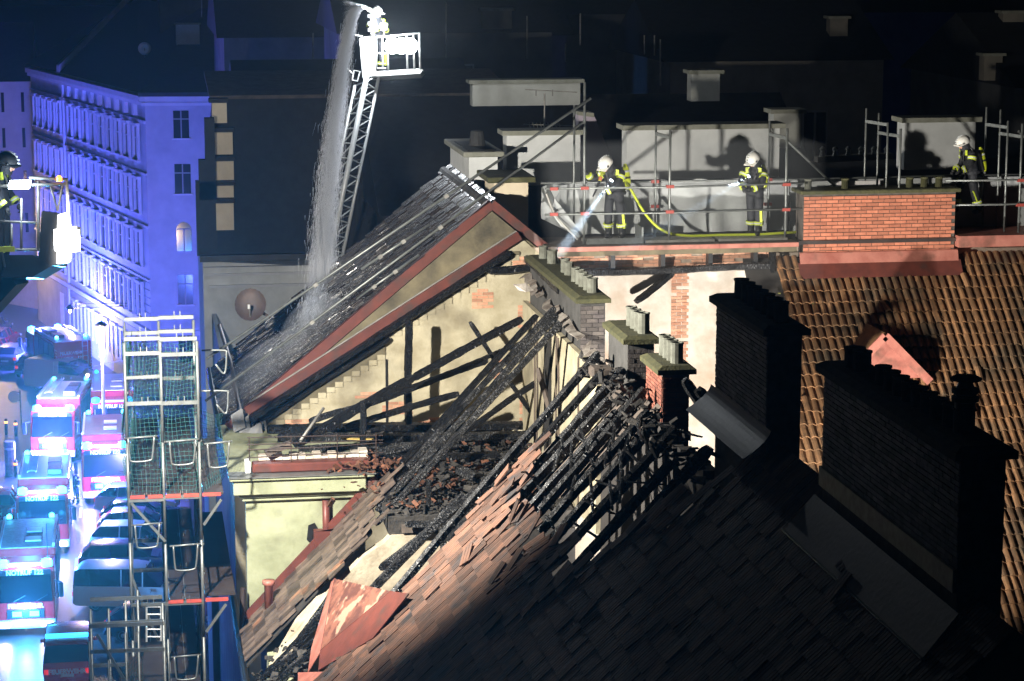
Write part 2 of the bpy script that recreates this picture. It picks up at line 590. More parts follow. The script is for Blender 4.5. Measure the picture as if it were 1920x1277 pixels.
def brick_face(parent, org, ex, ey, en, W, H, mat, bw=.25, bh=.065, gap=.012, depth=.03, limit=300, mask=None, name='brick', shift=.5):
    """bricks laid in stretcher bond on a wall face; each brick its own object, the overflow one mesh"""
    org, ex, ey, en = V(org), V(ex), V(ey), V(en)
    full = MB().box(gap / 2, bw - gap / 2, gap / 2, bh - gap / 2, -.01, depth).mesh(name, mat)
    half = MB().box(gap / 2, bw / 2 - gap / 2, gap / 2, bh - gap / 2, -.01, depth).mesh(name, mat)
    rest = MB()
    n = 0
    rows = int(H / bh + 1e-6)
    for r in range(rows):
        x = -bw * shift if r % 2 else 0.0
        while x < W - .02:
            a, b = max(0, x), min(W, x + bw)
            x += bw
            if b - a < bw * .3:
                continue
            if mask and not mask((a + b) / 2, (r + .5) * bh):
                continue
            o = org + ex * a + ey * (r * bh) + en * random.uniform(-.006, .006)
            if n < limit:
                me = full if b - a > bw * .75 else half
                k = (b - a) / (bw if me is full else bw / 2)
                inst(me, name, frame(o, ex * k, ey, en), parent)
                n += 1
            else:
                rest.add([o + ex * gap, o + ex * (b - a - gap), o + ex * (b - a - gap) + ey * (bh - gap), o + ex * gap + ey * (bh - gap),
                          o + ex * gap + en * depth, o + ex * (b - a - gap) + en * depth, o + ex * (b - a - gap) + ey * (bh - gap) + en * depth, o + ex * gap + ey * (bh - gap) + en * depth],
                         [(4, 5, 6, 7), (0, 1, 5, 4), (1, 2, 6, 5), (2, 3, 7, 6), (3, 0, 4, 7)])
    if rest.v:
        rest.build('bricks', mat, parent, kind='stuff')

# ------------------------------------------------------------------ ground, street, pavement
MB().add([(-400, -60, 0), (400, -60, 0), (400, 900, 0), (-400, 900, 0)], [(0, 1, 2, 3)]).build('ground', 'asphalt', kind='structure')
MB().box(1.2, 2.35, 20, 142, -.05, .13).build('pavement', 'pavement', kind='structure')
MB().box(-16, -9.6, 60, 141, -.05, .13).build('pavement', 'pavement', kind='structure')
mk = MB()
for yy in range(84, 120, 5):
    mk.box(-3.35, -3.2, yy, yy + 2.2, .002, .006)
mk.build('road_marking', 'road_paint', kind='structure')

# ------------------------------------------------------------------ the burnt house
XR, ZR, KB = 8.8, 22.85, 1.045
AB = math.atan(KB)
CB, SB = math.cos(AB), math.sin(AB)
SLB = V((CB, 0, SB))
NB = V((-SB, 0, CB))
XE = 1.9


def zb(x):
    return ZR - KB * (XR - x)


def roofb(px, py, lift=0.0):
    d = ray(px, py)
    t = (ZR - KB * XR + lift - 30) / (d[2] - KB * d[0])
    return EYE + d * t


house = thing('burnt_house', 'burnt out house with charred rafters and half its tiled roof gone', 'house', (2.3, 40, 0))
MB().box(2.3, 2.7, 18, 46.98, 0, 15.9).build('street_wall', 'green_plaster', house)
MB().box(8.4, 9.2, 18, 51.4, 0, 14.0).build('inner_wall', 'sooty_plaster', house)
for y0, y1, zt in ((24, 34.2, 21.6), (34.35, 36.1, 21.7), (36.4, 36.8, 21.6), (37.0, 42.35, 21.8)):
    MB().box(8.52, 8.75, y0, y1, 14.0, zt).build('ridge_wall', 'dark_brown', house)
MB().box(2.72, 8.38, 18, 44.2, 15.1, 15.4).build('attic_floor', 'debris_dark', house, label='sooty lower attic floor')
# wall of the higher bay: pale green outside, cream plaster where the attic used to be
MB().prism([(2.05, 47, 0), (2.05, 47, 18.45), (4.42, 47, 18.45), (2.05, 47, zb(2.05) + .02)], (0, .4, 0)).build('side_wall', 'green_plaster', house, label='pale green plastered side wall stained by smoke')
co = MB()
co.prism([(1.74, 46.72, 18.95), (1.80, 46.72, 18.62), (1.95, 46.85, 18.47), (2.0, 46.98, 18.47), (2.0, 46.98, 18.95)], (0, 0, 0.0001))
co = MB()
for (x0, y0, z0, z1) in ((1.98, 46.9, 18.38, 18.44), (1.92, 46.85, 18.46, 18.55), (1.80, 46.74, 18.55, 18.86), (1.72, 46.66, 18.86, 18.92)):
    co.box(x0, 4.75 - (19 - z0) * .55, y0, 52.0, z0, z1)
co.build('cornice', 'green_plaster', house, bevel=.015)
MB().box(1.70, 4.7, 46.63, 47.2, 18.925, 18.945).build('cornice_flashing', 'steel', house)
MB().box(2.2, 4.6, 46.95, 47.35, 18.95, 19.14).build('parapet_flashing', 'red_sheet', house, bevel=.03)
MB().box(2.05, 2.17, 46.95, 47.3, 18.95, 19.2).build('parapet_block', 'white_wall', house, bevel=.02)
pw = MB()
for i in range(14):
    x = 2.35 + i * .16
    pw.box(x, x + .17, 47.4, 47.7, 18.95, 19.16 + random.uniform(0, .12))
pw.build('parapet_wall', 'white_plaster', house)
rb = MB()
for z in (19.28, 19.42, 19.53, 19.66):
    rb.tube([(2.1, 47.05, z + random.uniform(-.02, .03)), (3.6, 47.1, z), (4.9, 47.15, z + random.uniform(-.05, .05))], .012, 5)
for x in (2.15, 3.0, 3.95, 4.75):
    rb.tube([(x, 47.08, 18.95), (x, 47.08, 19.7)], .012, 5)
rb.build('snow_guard', 'rust', house, label='bent rusty snow guard bars above the cornice')
MB().tube([(3.68, 46.88, 18.35), (3.68, 46.88, 17.2)], .075, 10).build('downpipe', 'red_sheet', house, smooth=True)
MB().prism([(3.42, 46.93, 17.75), (4.05, 46.93, 17.75), (4.05, 46.93, zb(4.05) - .1), (3.42, 46.93, zb(3.42) - .1)], (0, -.2, 0)).build('flue_cover', 'red_sheet', house, bevel=.02)
MB().lathe((2.45, 46.3, zb(2.45)), [(.09, -.1), (.09, .55), (.13, .58), (.13, .66)], 10).build('vent_pipe', 'pink_sheet', house, smooth=True)
fl = MB()
for a, b, o, h in ((2.0, 4.72, .0, .16), (2.0, 4.72, .18, .05)):
    fl.beam((a, 46.9 - o * .3, zb(a) + .12 + o * .6), (b, 46.9 - o * .3, zb(b) + .12 + o * .6), .14, h, (0, 1, 0))
fl.build('wall_flashing', 'red_sheet', house)
# hole in the side wall: its shaded inside painted as a flat black patch
hm = MB()
hp = [P(x, y, 'Y', 46.985) for x, y in ((575, 1012), (578, 985), (590, 980), (597, 992), (600, 1018), (585, 1022))]
hm.prism(hp, (0, -.006, 0)).build('hole_patch', 'char', house)

# attic floor of the high bay, edge beam, cream wall under it
MB().prism([(4.7, 44.32, 18.25), (8.45, 44.32, 18.25), (8.45, 51.35, 18.25), (2.3, 51.35, 18.25), (2.3, 47.42, 18.25), (4.7, 47.42, 18.25)], (0, 0, .35)).build('floor_slab', 'debris_dark', house)
MB().box(4.95, 7.2, 44.2, 44.3, 18.3, 18.46).build('slab_edge', 'grey_wood', house)
MB().prism([(2.8, 44.25, 15.2), (6.2, 44.25, 15.2), (6.2, 44.25, 18.25), (4.75, 44.25, 18.25), (4.6, 44.25, 18.1), (4.2, 44.25, 17.85), (3.3, 44.25, 16.9), (2.75, 44.25, 16.35), (2.75, 44.25, 15.2)], (0, .3, 0)).build('knee_wall', 'cream_plaster', house, label='cream plastered inner wall with bare brick patches seen through the hole')
MB().prism([(2.75, 47.02, 15.2), (4.5, 47.02, 15.2), (4.5, 47.02, zb(4.5) - .15), (2.75, 47.02, zb(2.75) - .15)], (0, .3, 0)).build('attic_wall', 'cream_plaster', house)
MB().box(6.205, 8.4, 44.25, 44.55, 15.2, 18.25).build('dark_wall', 'dark_brown', house)  # knee wall carried on in dark brown, so the rafter gaps stay dark
brick_face(house, (4.2, 44.24, 16.35), (1, 0, 0), (0, 0, 1), (0, -1, 0), 1.3, .45, 'brick_pink', mask=lambda x, z: z < .40 - abs(x - .55) * .5)


def tilebox(w, L, t, mat, name='roof_tile'):
    b = MB()
    g = .006
    if mat == 'tile_brown':                     # ribbed tile: three raised bands with shallow grooves between
        xs = [(g, 0), (g, t), (.30 * w, t), (.33 * w, t - .014), (.36 * w, t), (.64 * w, t), (.67 * w, t - .014), (.70 * w, t), (w - g, t), (w - g, 0)]
        vs = [(x, 0, z + .028) for x, z in xs] + [(x, L, z) for x, z in xs]
        n = len(xs)
        return b.add(vs, [(i, i + 1, n + i + 1, n + i) for i in range(n - 1)] + [tuple(range(n)), (0, n, 2 * n - 1, n - 1)])
    b.add([(g, 0, .028), (w - g, 0, .028), (w - g, L, 0), (g, L, 0), (g, 0, .028 + t), (w - g, 0, .028 + t), (w - g, L, t), (g, L, t)],
          [(3, 2, 1, 0), (4, 5, 6, 7), (0, 1, 5, 4), (1, 2, 6, 5), (2, 3, 7, 6), (3, 0, 4, 7)])
    return b


def lay_tiles(parent, org, ex, es, en, W, S, w, expo, mat, exists, prio, limit=300, t=.022, jit=.012, stuffname='roof_tiles', profile=None, roll=0.0):
    me = tilebox(w, expo * 1.22, t, mat).mesh('roof_tile', mat) if profile is None else profile.mesh('roof_tile', mat)
    base = tilebox(w, expo * 1.22, t, mat) if profile is None else profile
    cells = []
    for r in range(int(S / expo)):
        for c in range(int(W / w)):
            off = (w / 2 if (r % 2 and profile is None) else 0)
            p = org + ex * (c * w + off) + es * (r * expo)
            k = exists(p)
            if k:
                cells.append((prio(p), p, k))
    cells.sort(key=lambda q: q[0])
    rest = MB()
    for i, (_, p, k) in enumerate(cells):
        j = jit * (1 if k == 1 else 4)
        rot = Matrix.Rotation(random.gauss(0, j * 1.2), 4, en) @ Matrix.Rotation(random.gauss(0, j), 4, ex) @ Matrix.Rotation(random.gauss(0, j), 4, es)
        if roll:
            rot = rot @ Matrix.Rotation(-roll * random.random() ** 5, 4, es)
        m = Matrix.Translation(p + en * (random.uniform(0, .012) + (0.03 if k == 2 else 0))) @ rot @ frame((0, 0, 0), ex, es, en)
        if i < limit:
            inst(me, 'roof_tile', m, parent)
        else:
            rest.add([m @ v for v in base.v], base.f)
    if rest.v:
        rest.build(stuffname, mat, parent, kind='stuff')


def jag(a, b, s):
    return .5 * math.sin(a * 2.7 + b) + .3 * math.sin(a * 6.3 + 2 * b) + .2 * math.sin(a * 13.1 + s)


def existsB(p):
    x, y = p.x, p.y
    if proj(p)[1] > 1420 or proj(p)[0] > 2150:
        return 0
    if y > 39.75 + .2 * jag(x, 5, 2):
        return 0
    if y > 31.2:
        top = 6.15 + .45 * jag(y, 2, 4) + (38.6 < y) * .35 + max(0, 34 - y) * .75
        if x > top:
            return 0
        return 2 if x > top - .5 or random.random() < .03 else 1
    return 2 if random.random() < .03 else 1


def proj(p):
    q = V(p) - EYE
    z = q.dot(FW)
    return CX + F * q.dot(RT) / z, CY - F * q.dot(UP) / z, z


def prioB(p):
    return abs(p.y - 46) * .3 if p.y > 43 else 2 + (40 - p.y) + max(0, p.x - 6) * 0.3 if p.x > 3.0 else 30


def existsA(p):
    x, y = p.x, p.y
    if y > 44.35 + .35 * jag(x, 1, 2) and y < 46.9:
        top = 4.75 + .35 * jag(y, 3, 1) - (y < 45.3) * .3
        return 0 if x > top else (2 if x > top - .35 else 1)
    return 0


lay_tiles(house, V((XE, 43.8, zb(XE) + .06)), V((0, 1, 0)), SLB, NB, 3.2, 5, .2, .34, 'tile_sooty', existsA, lambda p: p.y, jit=.016)
lay_tiles(house, V((XE, 22, zb(XE) + .06)), V((0, 1, 0)), SLB, NB, 25, 9.9, .25, .34, 'tile_brown', existsB, prioB)
# boarding under the dark part of the roof and the bottom of the lit part
for (y0, y1, x0, x1) in ((18, 31.3, 1.9, 8.78), (31.3, 33.6, 1.9, 6.6), (33.6, 39.7, 1.9, 5.7), (44.5, 46.95, 1.9, 4.4)):
    MB().prism([(x0, y0, zb(x0) + .03), (x1, y0, zb(x1) + .03), (x1, y0, zb(x1) - .02), (x0, y0, zb(x0) - .02)], (0, y1 - y0 - .01, 0)).build('roof_boarding', 'underlay', house)
# right hand slope, burnt away north of the big chimney
rs = MB().prism([(8.82, 18, ZR), (15.0, 18, ZR - 6.2 * 1.0), (15.0, 18, ZR - 6.3), (8.82, 18, ZR - .1)], (0, 11.2, 0)).build('rear_roof', 'tile_burnt', house)
# rafters
rnd = random.Random(3)
rafters = []


def rafter(y, xa, xb, w=.15, h=.17, mat='char', dz=-.1, yb=None, amp=.13):
    b = MB()
    b.rough((xa, y, zb(xa) + dz), (xb, y if yb is None else yb, zb(xb) + dz), w, h, max(6, int((xb - xa) * 4)), amp, rnd=rnd)
    return b.build('rafter', mat, house)


for y, xa, xb, m in ((46.85, 4.2, 8.1, 'char'), (46.25, 4.5, 8.35, 'char_ash'), (45.6, 4.6, 8.3, 'char_ash'), (44.95, 4.5, 8.25, 'char_ash')):
    rafter(y, xa, xb, .11, .14, m, -.05, y + .1)
rafter(39.95, 3.1, 8.25, .15, .17, 'char_ash', .02, 41.35)
rafter(42.6, 2.4, 5.9, .16, .18, 'char_ash', -.25, 42.0)
rafter(43.2, 2.2, 3.6, .16, .18, 'char', -.1)
rafter(42.95, 4.4, 6.1, .14, .16, 'char_ash', -.3, 41.7)
for i, y in enumerate((40.3, 39.65, 38.95, 38.2, 37.45, 36.7, 35.9, 35.0, 34.1, 33.1)):
    rafter(y + rnd.uniform(-.12, .12), (5.6 + rnd.uniform(-.6, .9)) if i < 6 else 4.4, 8.5 - (.35 if i == 0 else rnd.uniform(0, .5)), .13 + rnd.uniform(0, .07), .16 + rnd.uniform(0, .05), 'char_ash' if 1 <= i <= 3 else 'char', -.14 + rnd.uniform(-.06, .04), y + rnd.uniform(.1, .5), .2)
for i, y in enumerate((31.9, 32.6, 33.3, 34.4, 35.0, 35.8, 36.6)):      # right slope, seen as black bars before the lit wall
    b = MB().rough((8.75, y, ZR - .15), (8.75 + rnd.uniform(1.6, 4.4), y, ZR - .2 - rnd.uniform(1.6, 4.0)), .14, .18, 8, .15, rnd=rnd)
    b.build('rafter', 'char', house)
MB().rough((8.6, 51.2, ZR - .2), (8.6, 47.0, ZR - .3), .16, .2, 10, .15, rnd=rnd).build('ridge_beam', 'char', house)
# battens and boards between the rafters under the ridge
for i, (y0, y1, x0, x1) in enumerate(((40.3, 40.2, 6.9, 8.1), (39.6, 39.3, 6.6, 8.3), (39.05, 38.75, 6.5, 8.3), (38.5, 38.2, 6.6, 8.4), (37.9, 37.6, 6.8, 8.4), (37.3, 37.0, 7.0, 8.45))):
    MB().prism([(x0, y0, zb(x0) - .34), (x1, y0, zb(x1) - .34), (x1, y1, zb(x1) - .34), (x0 + .15, y1, zb(x0 + .15) - .34)], (0, 0, .03)).build('board', 'grey_wood', house)
for i in range(34):
    y = rnd.uniform(35.2, 40.4)
    x = rnd.uniform(6.5, 8.2)
    L = rnd.uniform(.5, 1.7)
    MB().rough((x, y, zb(x) + .02), (x + rnd.uniform(-.4, .5), y - L, zb(x) + rnd.uniform(-.35, .25)), .05, .035, 4, .2, rnd=rnd).build('batten', 'char', house)
# loose tiles hanging at the ragged edge
slip = tilebox(.25, .42, .022, 'tile_brown').mesh('roof_tile', 'tile_brown')
for i in range(26):
    y = rnd.uniform(34.5, 39.9)
    x = 6.1 + .45 * jag(y, 2, 4) + rnd.uniform(-.35, .3)
    m = Matrix.Translation((x, y, zb(x) + .12)) @ Matrix.Rotation(rnd.gauss(0, .35), 4, NB) @ Matrix.Rotation(rnd.gauss(0, .22), 4, V((0, 1, 0))) @ frame((0, 0, 0), V((0, 1, 0)), SLB, NB)
    inst(slip, 'roof_tile', m, house)
# timbers inside the high bay: fallen hips, posts, collars
TIM = [((551, 833), (775, 708), 47.6, 48.9, .20, 'char'), ((775, 708), (978, 598), 48.9, 49.3, .17, 'char'), ((580, 790), (690, 757), 49.5, 49.6, .14, 'char_ash'),
       ((690, 757), (914, 676), 49.6, 49.8, .14, 'char'), ((647, 800), (860, 738), 48.6, 49.4, .14, 'char'), ((766, 600), (766, 795), 50.2, 50.2, .16, 'char'),
       ((680, 752), (682, 862), 48.0, 48.0, .13, 'char'), ((880, 604), (998, 777), 50.4, 50.0, .10, 'char'), ((860, 816), (1010, 714), 49.0, 49.2, .13, 'char'),
       ((500, 805), (1000, 797), 50.9, 50.9, .2, 'char'), ((520, 822), (1000, 818), 50.0, 50.0, .2, 'char_ash'), ((560, 845), (860, 833), 49.0, 49.0, .19, 'char_ash'),
       ((600, 862), (770, 838), 48.2, 48.5, .17, 'char_ash'), ((855, 880), (945, 912), 46.2, 45.6, .2, 'char_ash'), ((720, 860), (1000, 850), 48.2, 48.4, .16, 'char'),
       ((830, 965), (832, 1060), 43.6, 43.6, .13, 'char_ash'), ((760, 985), (872, 980), 44.0, 44.0, .13, 'char_ash'), ((805, 900), (800, 975), 44.6, 44.6, .1, 'char'),
       ((915, 508), (1000, 503), 51.3, 51.3, .17, 'char'), ((860, 690), (990, 640), 50.6, 50.9, .10, 'char'), ((1010, 690), (1045, 830), 47.5, 47.3, .12, 'grey_wood')]
for a, b, ya, yb, th, m in TIM:
    MB().rough(P(*a, 'Y', ya), P(*b, 'Y', yb), th, th * 1.1, 12, .14, rnd=rnd).build('timber', m, house)
MB().tube([P(562, 828, 'Y', 47.3), P(607, 765, 'Y', 47.9)], .03, 8).build('loose_pipe', 'steel_dull', house, smooth=True)
MB().beam(P(498, 850, 'Y', 47.3), P(545, 832, 'Y', 47.35), .22, .1).build('plank_end', 'grey_wood', house)
MB().beam(P(640, 822, 'Y', 48.6), P(700, 824, 'Y', 48.6), .1, .03).build('batten', 'yellow_wood', house)
# rubble on the floor
def rubble(n, region, mat, name, smin, smax):
    b = MB()
    for i in range(n):
        x, y, z = region(rnd)
        s = rnd.uniform(smin, smax)
        m = Matrix.Translation((x, y, z)) @ Matrix.Rotation(rnd.uniform(0, 6.3), 4, 'Z') @ Matrix.Rotation(rnd.gauss(0, .5), 4, 'X') @ Matrix.Rotation(rnd.gauss(0, .5), 4, 'Y')
        bb = MB().box(-s, s, -s * rnd.uniform(.3, .8), s * .5, -s * .15, s * .2)
        b.add([m @ (v + V((rnd.gauss(0, s * .12), rnd.gauss(0, s * .12), rnd.gauss(0, s * .1)))) for v in bb.v], bb.f)
    return b.build(name, mat, house, kind='stuff')


rubble(3200, lambda r: (lambda x: (x, r.uniform(44.4 if x > 4.8 else 47.5, 51.2), 18.62 + r.random() ** 3 * .3))(r.uniform(2.4, 8.4)), 'debris_dark', 'charred_rubble', .02, .10)
rubble(240, lambda r: (r.gauss(6.2, 1.4), r.uniform(44.5, 50), 18.72 + r.random() * .12), 'debris_clay', 'broken_tiles', .03, .09)
rubble(160, lambda r: (r.gauss(4.55, .3), r.uniform(46.6, 47.7), 18.9 + r.random() * .25), 'debris_clay', 'broken_tiles', .03, .08)
rubble(120, lambda r: (lambda x, y: (x, y, zb(x) - .1))(r.uniform(2.0, 2.9), r.uniform(40.5, 44)), 'debris_dark', 'charred_rubble', .03, .10)
# red metal valley sheet and dormer cheek beside the hole
sheet = thing('dormer_roof', 'heat scorched red sheet metal dormer left hanging beside the roof hole', 'dormer', roofb(600, 1240))
a, b, c = roofb(628, 1086, .5), roofb(735, 1110, .35), roofb(602, 1222, .12)
MB().prism([a, b, c], NB * .02).build('scorched_panel', 'heat_sheet', sheet)
d, e, f = roofb(768, 1114, .3), roofb(700, 1198, .12), roofb(598, 1258, .08)
MB().prism([b + NB * .005, d, e, f, c + NB * .005], NB * .02).build('lower_panel', 'red_sheet', sheet)
MB().beam(a, c, .03, .05).build('seam', 'red_sheet', sheet)
MB().beam(b, c, .02, .06).build('seam', 'red_sheet', sheet)
MB().prism([a, c, roofb(578, 1262, .0), roofb(585, 1215, .0), roofb(622, 1092, .05)], NB * .015).build('cheek', 'pink_sheet', sheet)
MB().prism([roofb(560, 1262, .02), roofb(700, 1258, .06), roofb(705, 1275, .06), roofb(560, 1280, .02)], NB * .02).build('sill_sheet', 'pink_sheet', sheet)
MB().prism([roofb(536, 1235, -.12), roofb(505, 1250, -.12), roofb(575, 1130, -.12), roofb(616, 1110, -.12), roofb(600, 1160, -.12)], NB * .03).build('lining_board', 'cream_plaster', house)
for i, (p, q) in enumerate((((470, 1180), (700, 935)), ((560, 1200), (640, 1090)), ((490, 1275), (590, 1200)), ((520, 1277), (600, 1215)))):
    MB().rough(roofb(*p, -.08), roofb(*q, -.08), .1, .12, 10, .2, rnd=rnd).build('rafter', 'char', house)
# eave gutter and pipe at the street corner
MB().tube([(1.85, 18, zb(1.85) - .02), (1.85, 51.5, zb(1.85) - .02)], .08, 8).build('gutter', 'dark_sheet', house)
MB().tube([(1.95, 46.8, 16.6), (1.9, 46.7, 15.6), (1.97, 46.8, 14.3), (2.02, 46.8, 10)], .06, 8).build('downpipe', 'rust', house)

# ------------------------------------------------------------------ chimneys of the burnt house (its parts)
def chimney(parent, x0, x1, y0, y1, z0, z1, core, cap, capz=.14, over=.1, pots=(), potmat='pot', left=None, front=None, limitL=300, zb0=None, label=None, zcap=None):
    ch = MB().box(x0, x1, y0, y1, z0, z1).build('chimney', core, parent, label=label)
    zc = z1
    cm = MB()
    cm.add([(x0 - over, y0 - over, zc), (x1 + over, y0 - over, zc), (x1 + over, y1 + over, zc), (x0 - over, y1 + over, zc),
            (x0 - over, y0 - over, zc + capz * .6), (x1 + over, y0 - over, zc + capz * .6), (x1 + over, y1 + over, zc + capz * .6), (x0 - over, y1 + over, zc + capz * .6),
            (x0, y0, zc + capz), (x1, y0, zc + capz), (x1, y1, zc + capz), (x0, y1, zc + capz)],
           [(3, 2, 1, 0), (0, 1, 5, 4), (1, 2, 6, 5), (2, 3, 7, 6), (3, 0, 4, 7), (4, 5, 9, 8), (5, 6, 10, 9), (6, 7, 11, 10), (7, 4, 8, 11), (8, 9, 10, 11)])
    cm.build('chimney_cap', cap, ch)
    for (x, y, h, r) in pots:
        MB().lathe((x, y, zc + capz - .01), [(r, 0), (r * .98, h - .03), (r * 1.08, h - .025), (r * 1.08, h), (r * .8, h), (r * .78, h - .25)], 12).build('chimney_pot', potmat, ch, smooth=False)
    if left:
        zl = left[1]
        brick_face(ch, (x0, y1, zl), (0, -1, 0), (0, 0, 1), (-1, 0, 0), y1 - y0, z1 - zl - .02, left[0], limit=limitL, depth=.014)
    if front:
        zl = front[1]
        brick_face(ch, (x0, y0, zl), (1, 0, 0), (0, 0, 1), (0, -1, 0), x1 - x0, z1 - zl - .02, front[0], bw=.24, bh=.085, depth=.014, limit=120)
    return ch


chimney(house, 8.56, 9.06, 44.7, 50.6, 18.6, 22.68, 'dark_render', 'moss_cap', pots=[(8.75, 50.0, .28, .1), (8.8, 49.2, .3, .11), (8.85, 47.9, .3, .1), (8.85, 47.5, .28, .1), (8.83, 46.6, .3, .1), (8.85, 46.25, .3, .1), (8.85, 45.9, .3, .1), (8.86, 45.45, .3, .1), (8.88, 45.1, .3, .11)],
        front=('brick_grey', 21.0), label='long dark grey chimney with a mossy cap and a row of pots')  # dark grey render all round, grey-brown brick on the front
chimney(house, 8.56, 9.04, 40.2, 41.9, 18.6, 22.66, 'dark_render', 'moss_cap', pots=[(8.86, 41.3, .36, .1), (8.87, 41.0, .36, .1), (8.88, 40.72, .36, .1), (8.9, 40.45, .38, .11)], front=('brick_grey', 21.2), label='short chimney with a bright mossy cap and four pots')
chimney(house, 8.58, 9.04, 37.5, 38.7, 18.6, 22.62, 'mortar', 'moss_cap', pots=[(8.84, 38.5, .36, .1), (8.85, 38.25, .36, .1), (8.86, 38.0, .36, .1), (8.88, 37.75, .36, .11)], potmat='pot', left=('brick_red', 21.6), front=('brick_red', 21.2), label='small red brick chimney with four grey pots')
chimney(house, 8.56, 9.04, 30.9, 33.8, 20.5, 24.42, 'mortar', 'soot_cap', pots=[(8.8, 33.3 - i * .36, .3, .11) for i in range(7)], potmat='pot_dark', left=('brick_black', 23.1), limitL=260, label='tall black chimney with a flared sheet skirt and seven pots')
chimney(house, 8.56, 9.06, 23.2, 28.2, 20.5, 24.42, 'mortar', 'soot_cap', pots=[(8.8, 27.75, .26, .13), (8.82, 27.5, .26, .12)] + [(8.8, 26.6 - i * .33, .24, .1) for i in range(7)] + [(8.82, 24.2, .26, .12), (8.82, 23.85, .28, .12)], potmat='pot_dark',
        left=('brick_black', 23.2), label='massive black brick chimney nearest the camera with a cowl')
cw = MB().lathe((8.82, 23.85, 24.8), [(.11, 0), (.11, .1), (.15, .11), (.15, .16), (.11, .17), (.15, .2), (.15, .25), (.1, .26), (.06, .36)], 14)
cw.build('chimney_cowl', 'dark_sheet', house)
MB().lathe((8.82, 23.85, 25.14), [(.17, 0), (.18, .02), (.12, .05), (.02, .06)], 16).build('cowl_hat', 'dark_sheet', house)
# sheet skirts at their feet
def skirt(y0, y1, zt, x1, zlow, mat='dark_sheet'):
    n = 8
    prof = []
    for i in range(n + 1):
        t = i / n
        prof.append((8.55 - (8.55 - x1) * t ** 1.6, zt - (zt - zlow) * t))
    s = MB()
    for i in range(n):
        (xa, za), (xb, zb_) = prof[i], prof[i + 1]
        s.prism([(xa, y0, za), (xb, y0, zb_), (xb, y1, zb_), (xa, y1, za)], (-.015, 0, .015))
    return s.build('chimney_skirt', mat, house)


skirt(30.6, 34.0, 23.12, 8.16, 22.74)
MB().box(8.51, 8.55, 23.2, 28.2, 22.95, 23.2).build('lead_flashing', 'steel_dull', house)
MB().prism([(8.53, 23.0, zb(8.53) + .2), (8.15, 23.0, zb(8.15) + .13), (8.15, 28.4, zb(8.15) + .13), (8.53, 28.4, zb(8.53) + .2)], (-.015, 0, .015)).build('lead_apron', 'dark_sheet', house)
MB().tube([(8.13, 23.0, zb(8.13) + .15), (8.13, 28.5, zb(8.13) + .15)], .018, 5).build('apron_edge', 'steel', house)
# yellow plaster wall under the chimneys, cable ducts on it
MB().box(8.44, 8.55, 42.4, 50.9, 18.6, 21.75).build('chimney_wall', 'yellow_plaster', house, label='yellow plastered chimney wall with cable ducts')
for y in (49.2, 48.9, 46.5, 46.3, 44.1):
    MB().tube([(8.42, y, 18.6), (8.42, y + rnd.uniform(-.1, .1), 20.2), (8.42, y + .05, 21.7)], .02, 5).build('cable_duct', 'grey_wood', house)
MB().box(8.40, 8.45, 47.2, 47.9, 18.6, 21.6).build('bare_strip', 'debris_dark', house)
# torn ridge sheet along the chimneys
pr = None
for i in range(26):
    y = 50.8 - i * .36
    x = 8.35 + rnd.uniform(-.07, .07)
    z = 22.3 - .016 * i + rnd.uniform(-.09, .09)
    q = (V((x, y, z)), V((x + .16, y + .05, z + .06 + rnd.uniform(-.03, .07))))
    if pr and i not in (8, 15, 20):
        MB().prism([pr[0], q[0], q[1], pr[1]], (.012, 0, .012)).build('torn_ridge_sheet', 'torn_metal', house)
    pr = q
MB().prism([P(962, 534, 'Y', 48.5), P(985, 532, 'Y', 48.4), P(1000, 545, 'Y', 48.3), P(985, 548, 'Y', 48.3), P(972, 545, 'Y', 48.4)], (.01, -.01, .01)).build('torn_sheet', 'torn_metal', house)
MB().box(8.0, 8.4, 40.6, 41.0, 21.95, 22.15).build('plaster_chunk', 'grey_wood', house, bevel=.04)
rubble(160, lambda r: (lambda y: (8.2 + r.gauss(0, .18), y, 22.0 + r.gauss(0, .12)))(r.uniform(33.5, 42)), 'debris_dark', 'charred_rubble', .03, .11)

# ------------------------------------------------------------------ fire wall with the walkway on its crown
wall = thing('fire_wall', 'tall white plastered fire wall with brick piers under the roof walkway', 'wall', (12, 51.5, 0))
MB().box(9.1, 20.8, 51.45, 52.2, 8, 22.35).build('wall_body', 'white_plaster', wall)
MB().box(8.4, 20.8, 51.5, 52.2, 22.35, 22.85).build('wall_crown', 'mortar_pale', wall)
brick_face(wall, (8.3, 51.5, 22.36), (1, 0, 0), (0, 0, 1), (0, -1, 0), 6.0, .36, 'brick_pink', mask=lambda x, z: random.random() > .12, limit=150, bh=.075)
brick_face(wall, (11.95, 51.45, 16.5), (1, 0, 0), (0, 0, 1), (0, -1, 0), .42, 5.9, 'brick_pink', limit=200, bh=.075, depth=.016, mask=lambda x, z: random.random() > .03 and (z > 2.5 or x < .3))
brick_face(wall, (9.6, 51.45, 18.2), (1, 0, 0), (0, 0, 1), (0, -1, 0), .3, 4.1, 'brick_pink', limit=150, bh=.075, depth=.016)
MB().box(10.0, 11.9, 51.38, 51.45, 19.5, 22.2).build('plaster_panel', 'white_plaster', wall)
MB().lathe((11.0, 51.375, 21.05), [(.17, 0), (.17, .012)], 16, 'Y').build('flue_patch', 'brick_pink', wall)
for x in (10.5, 11.65, 12.75, 13.8):
    MB().box(x, x + .1, 51.2, 51.46, 22.36, 22.72).build('joist_end', 'char', wall)
MB().rough((9.5, 51.2, 22.28), (14.3, 51.2, 22.36), .16, .17, 24, .14, rnd=rnd).build('wall_plate', 'char_ash', wall)
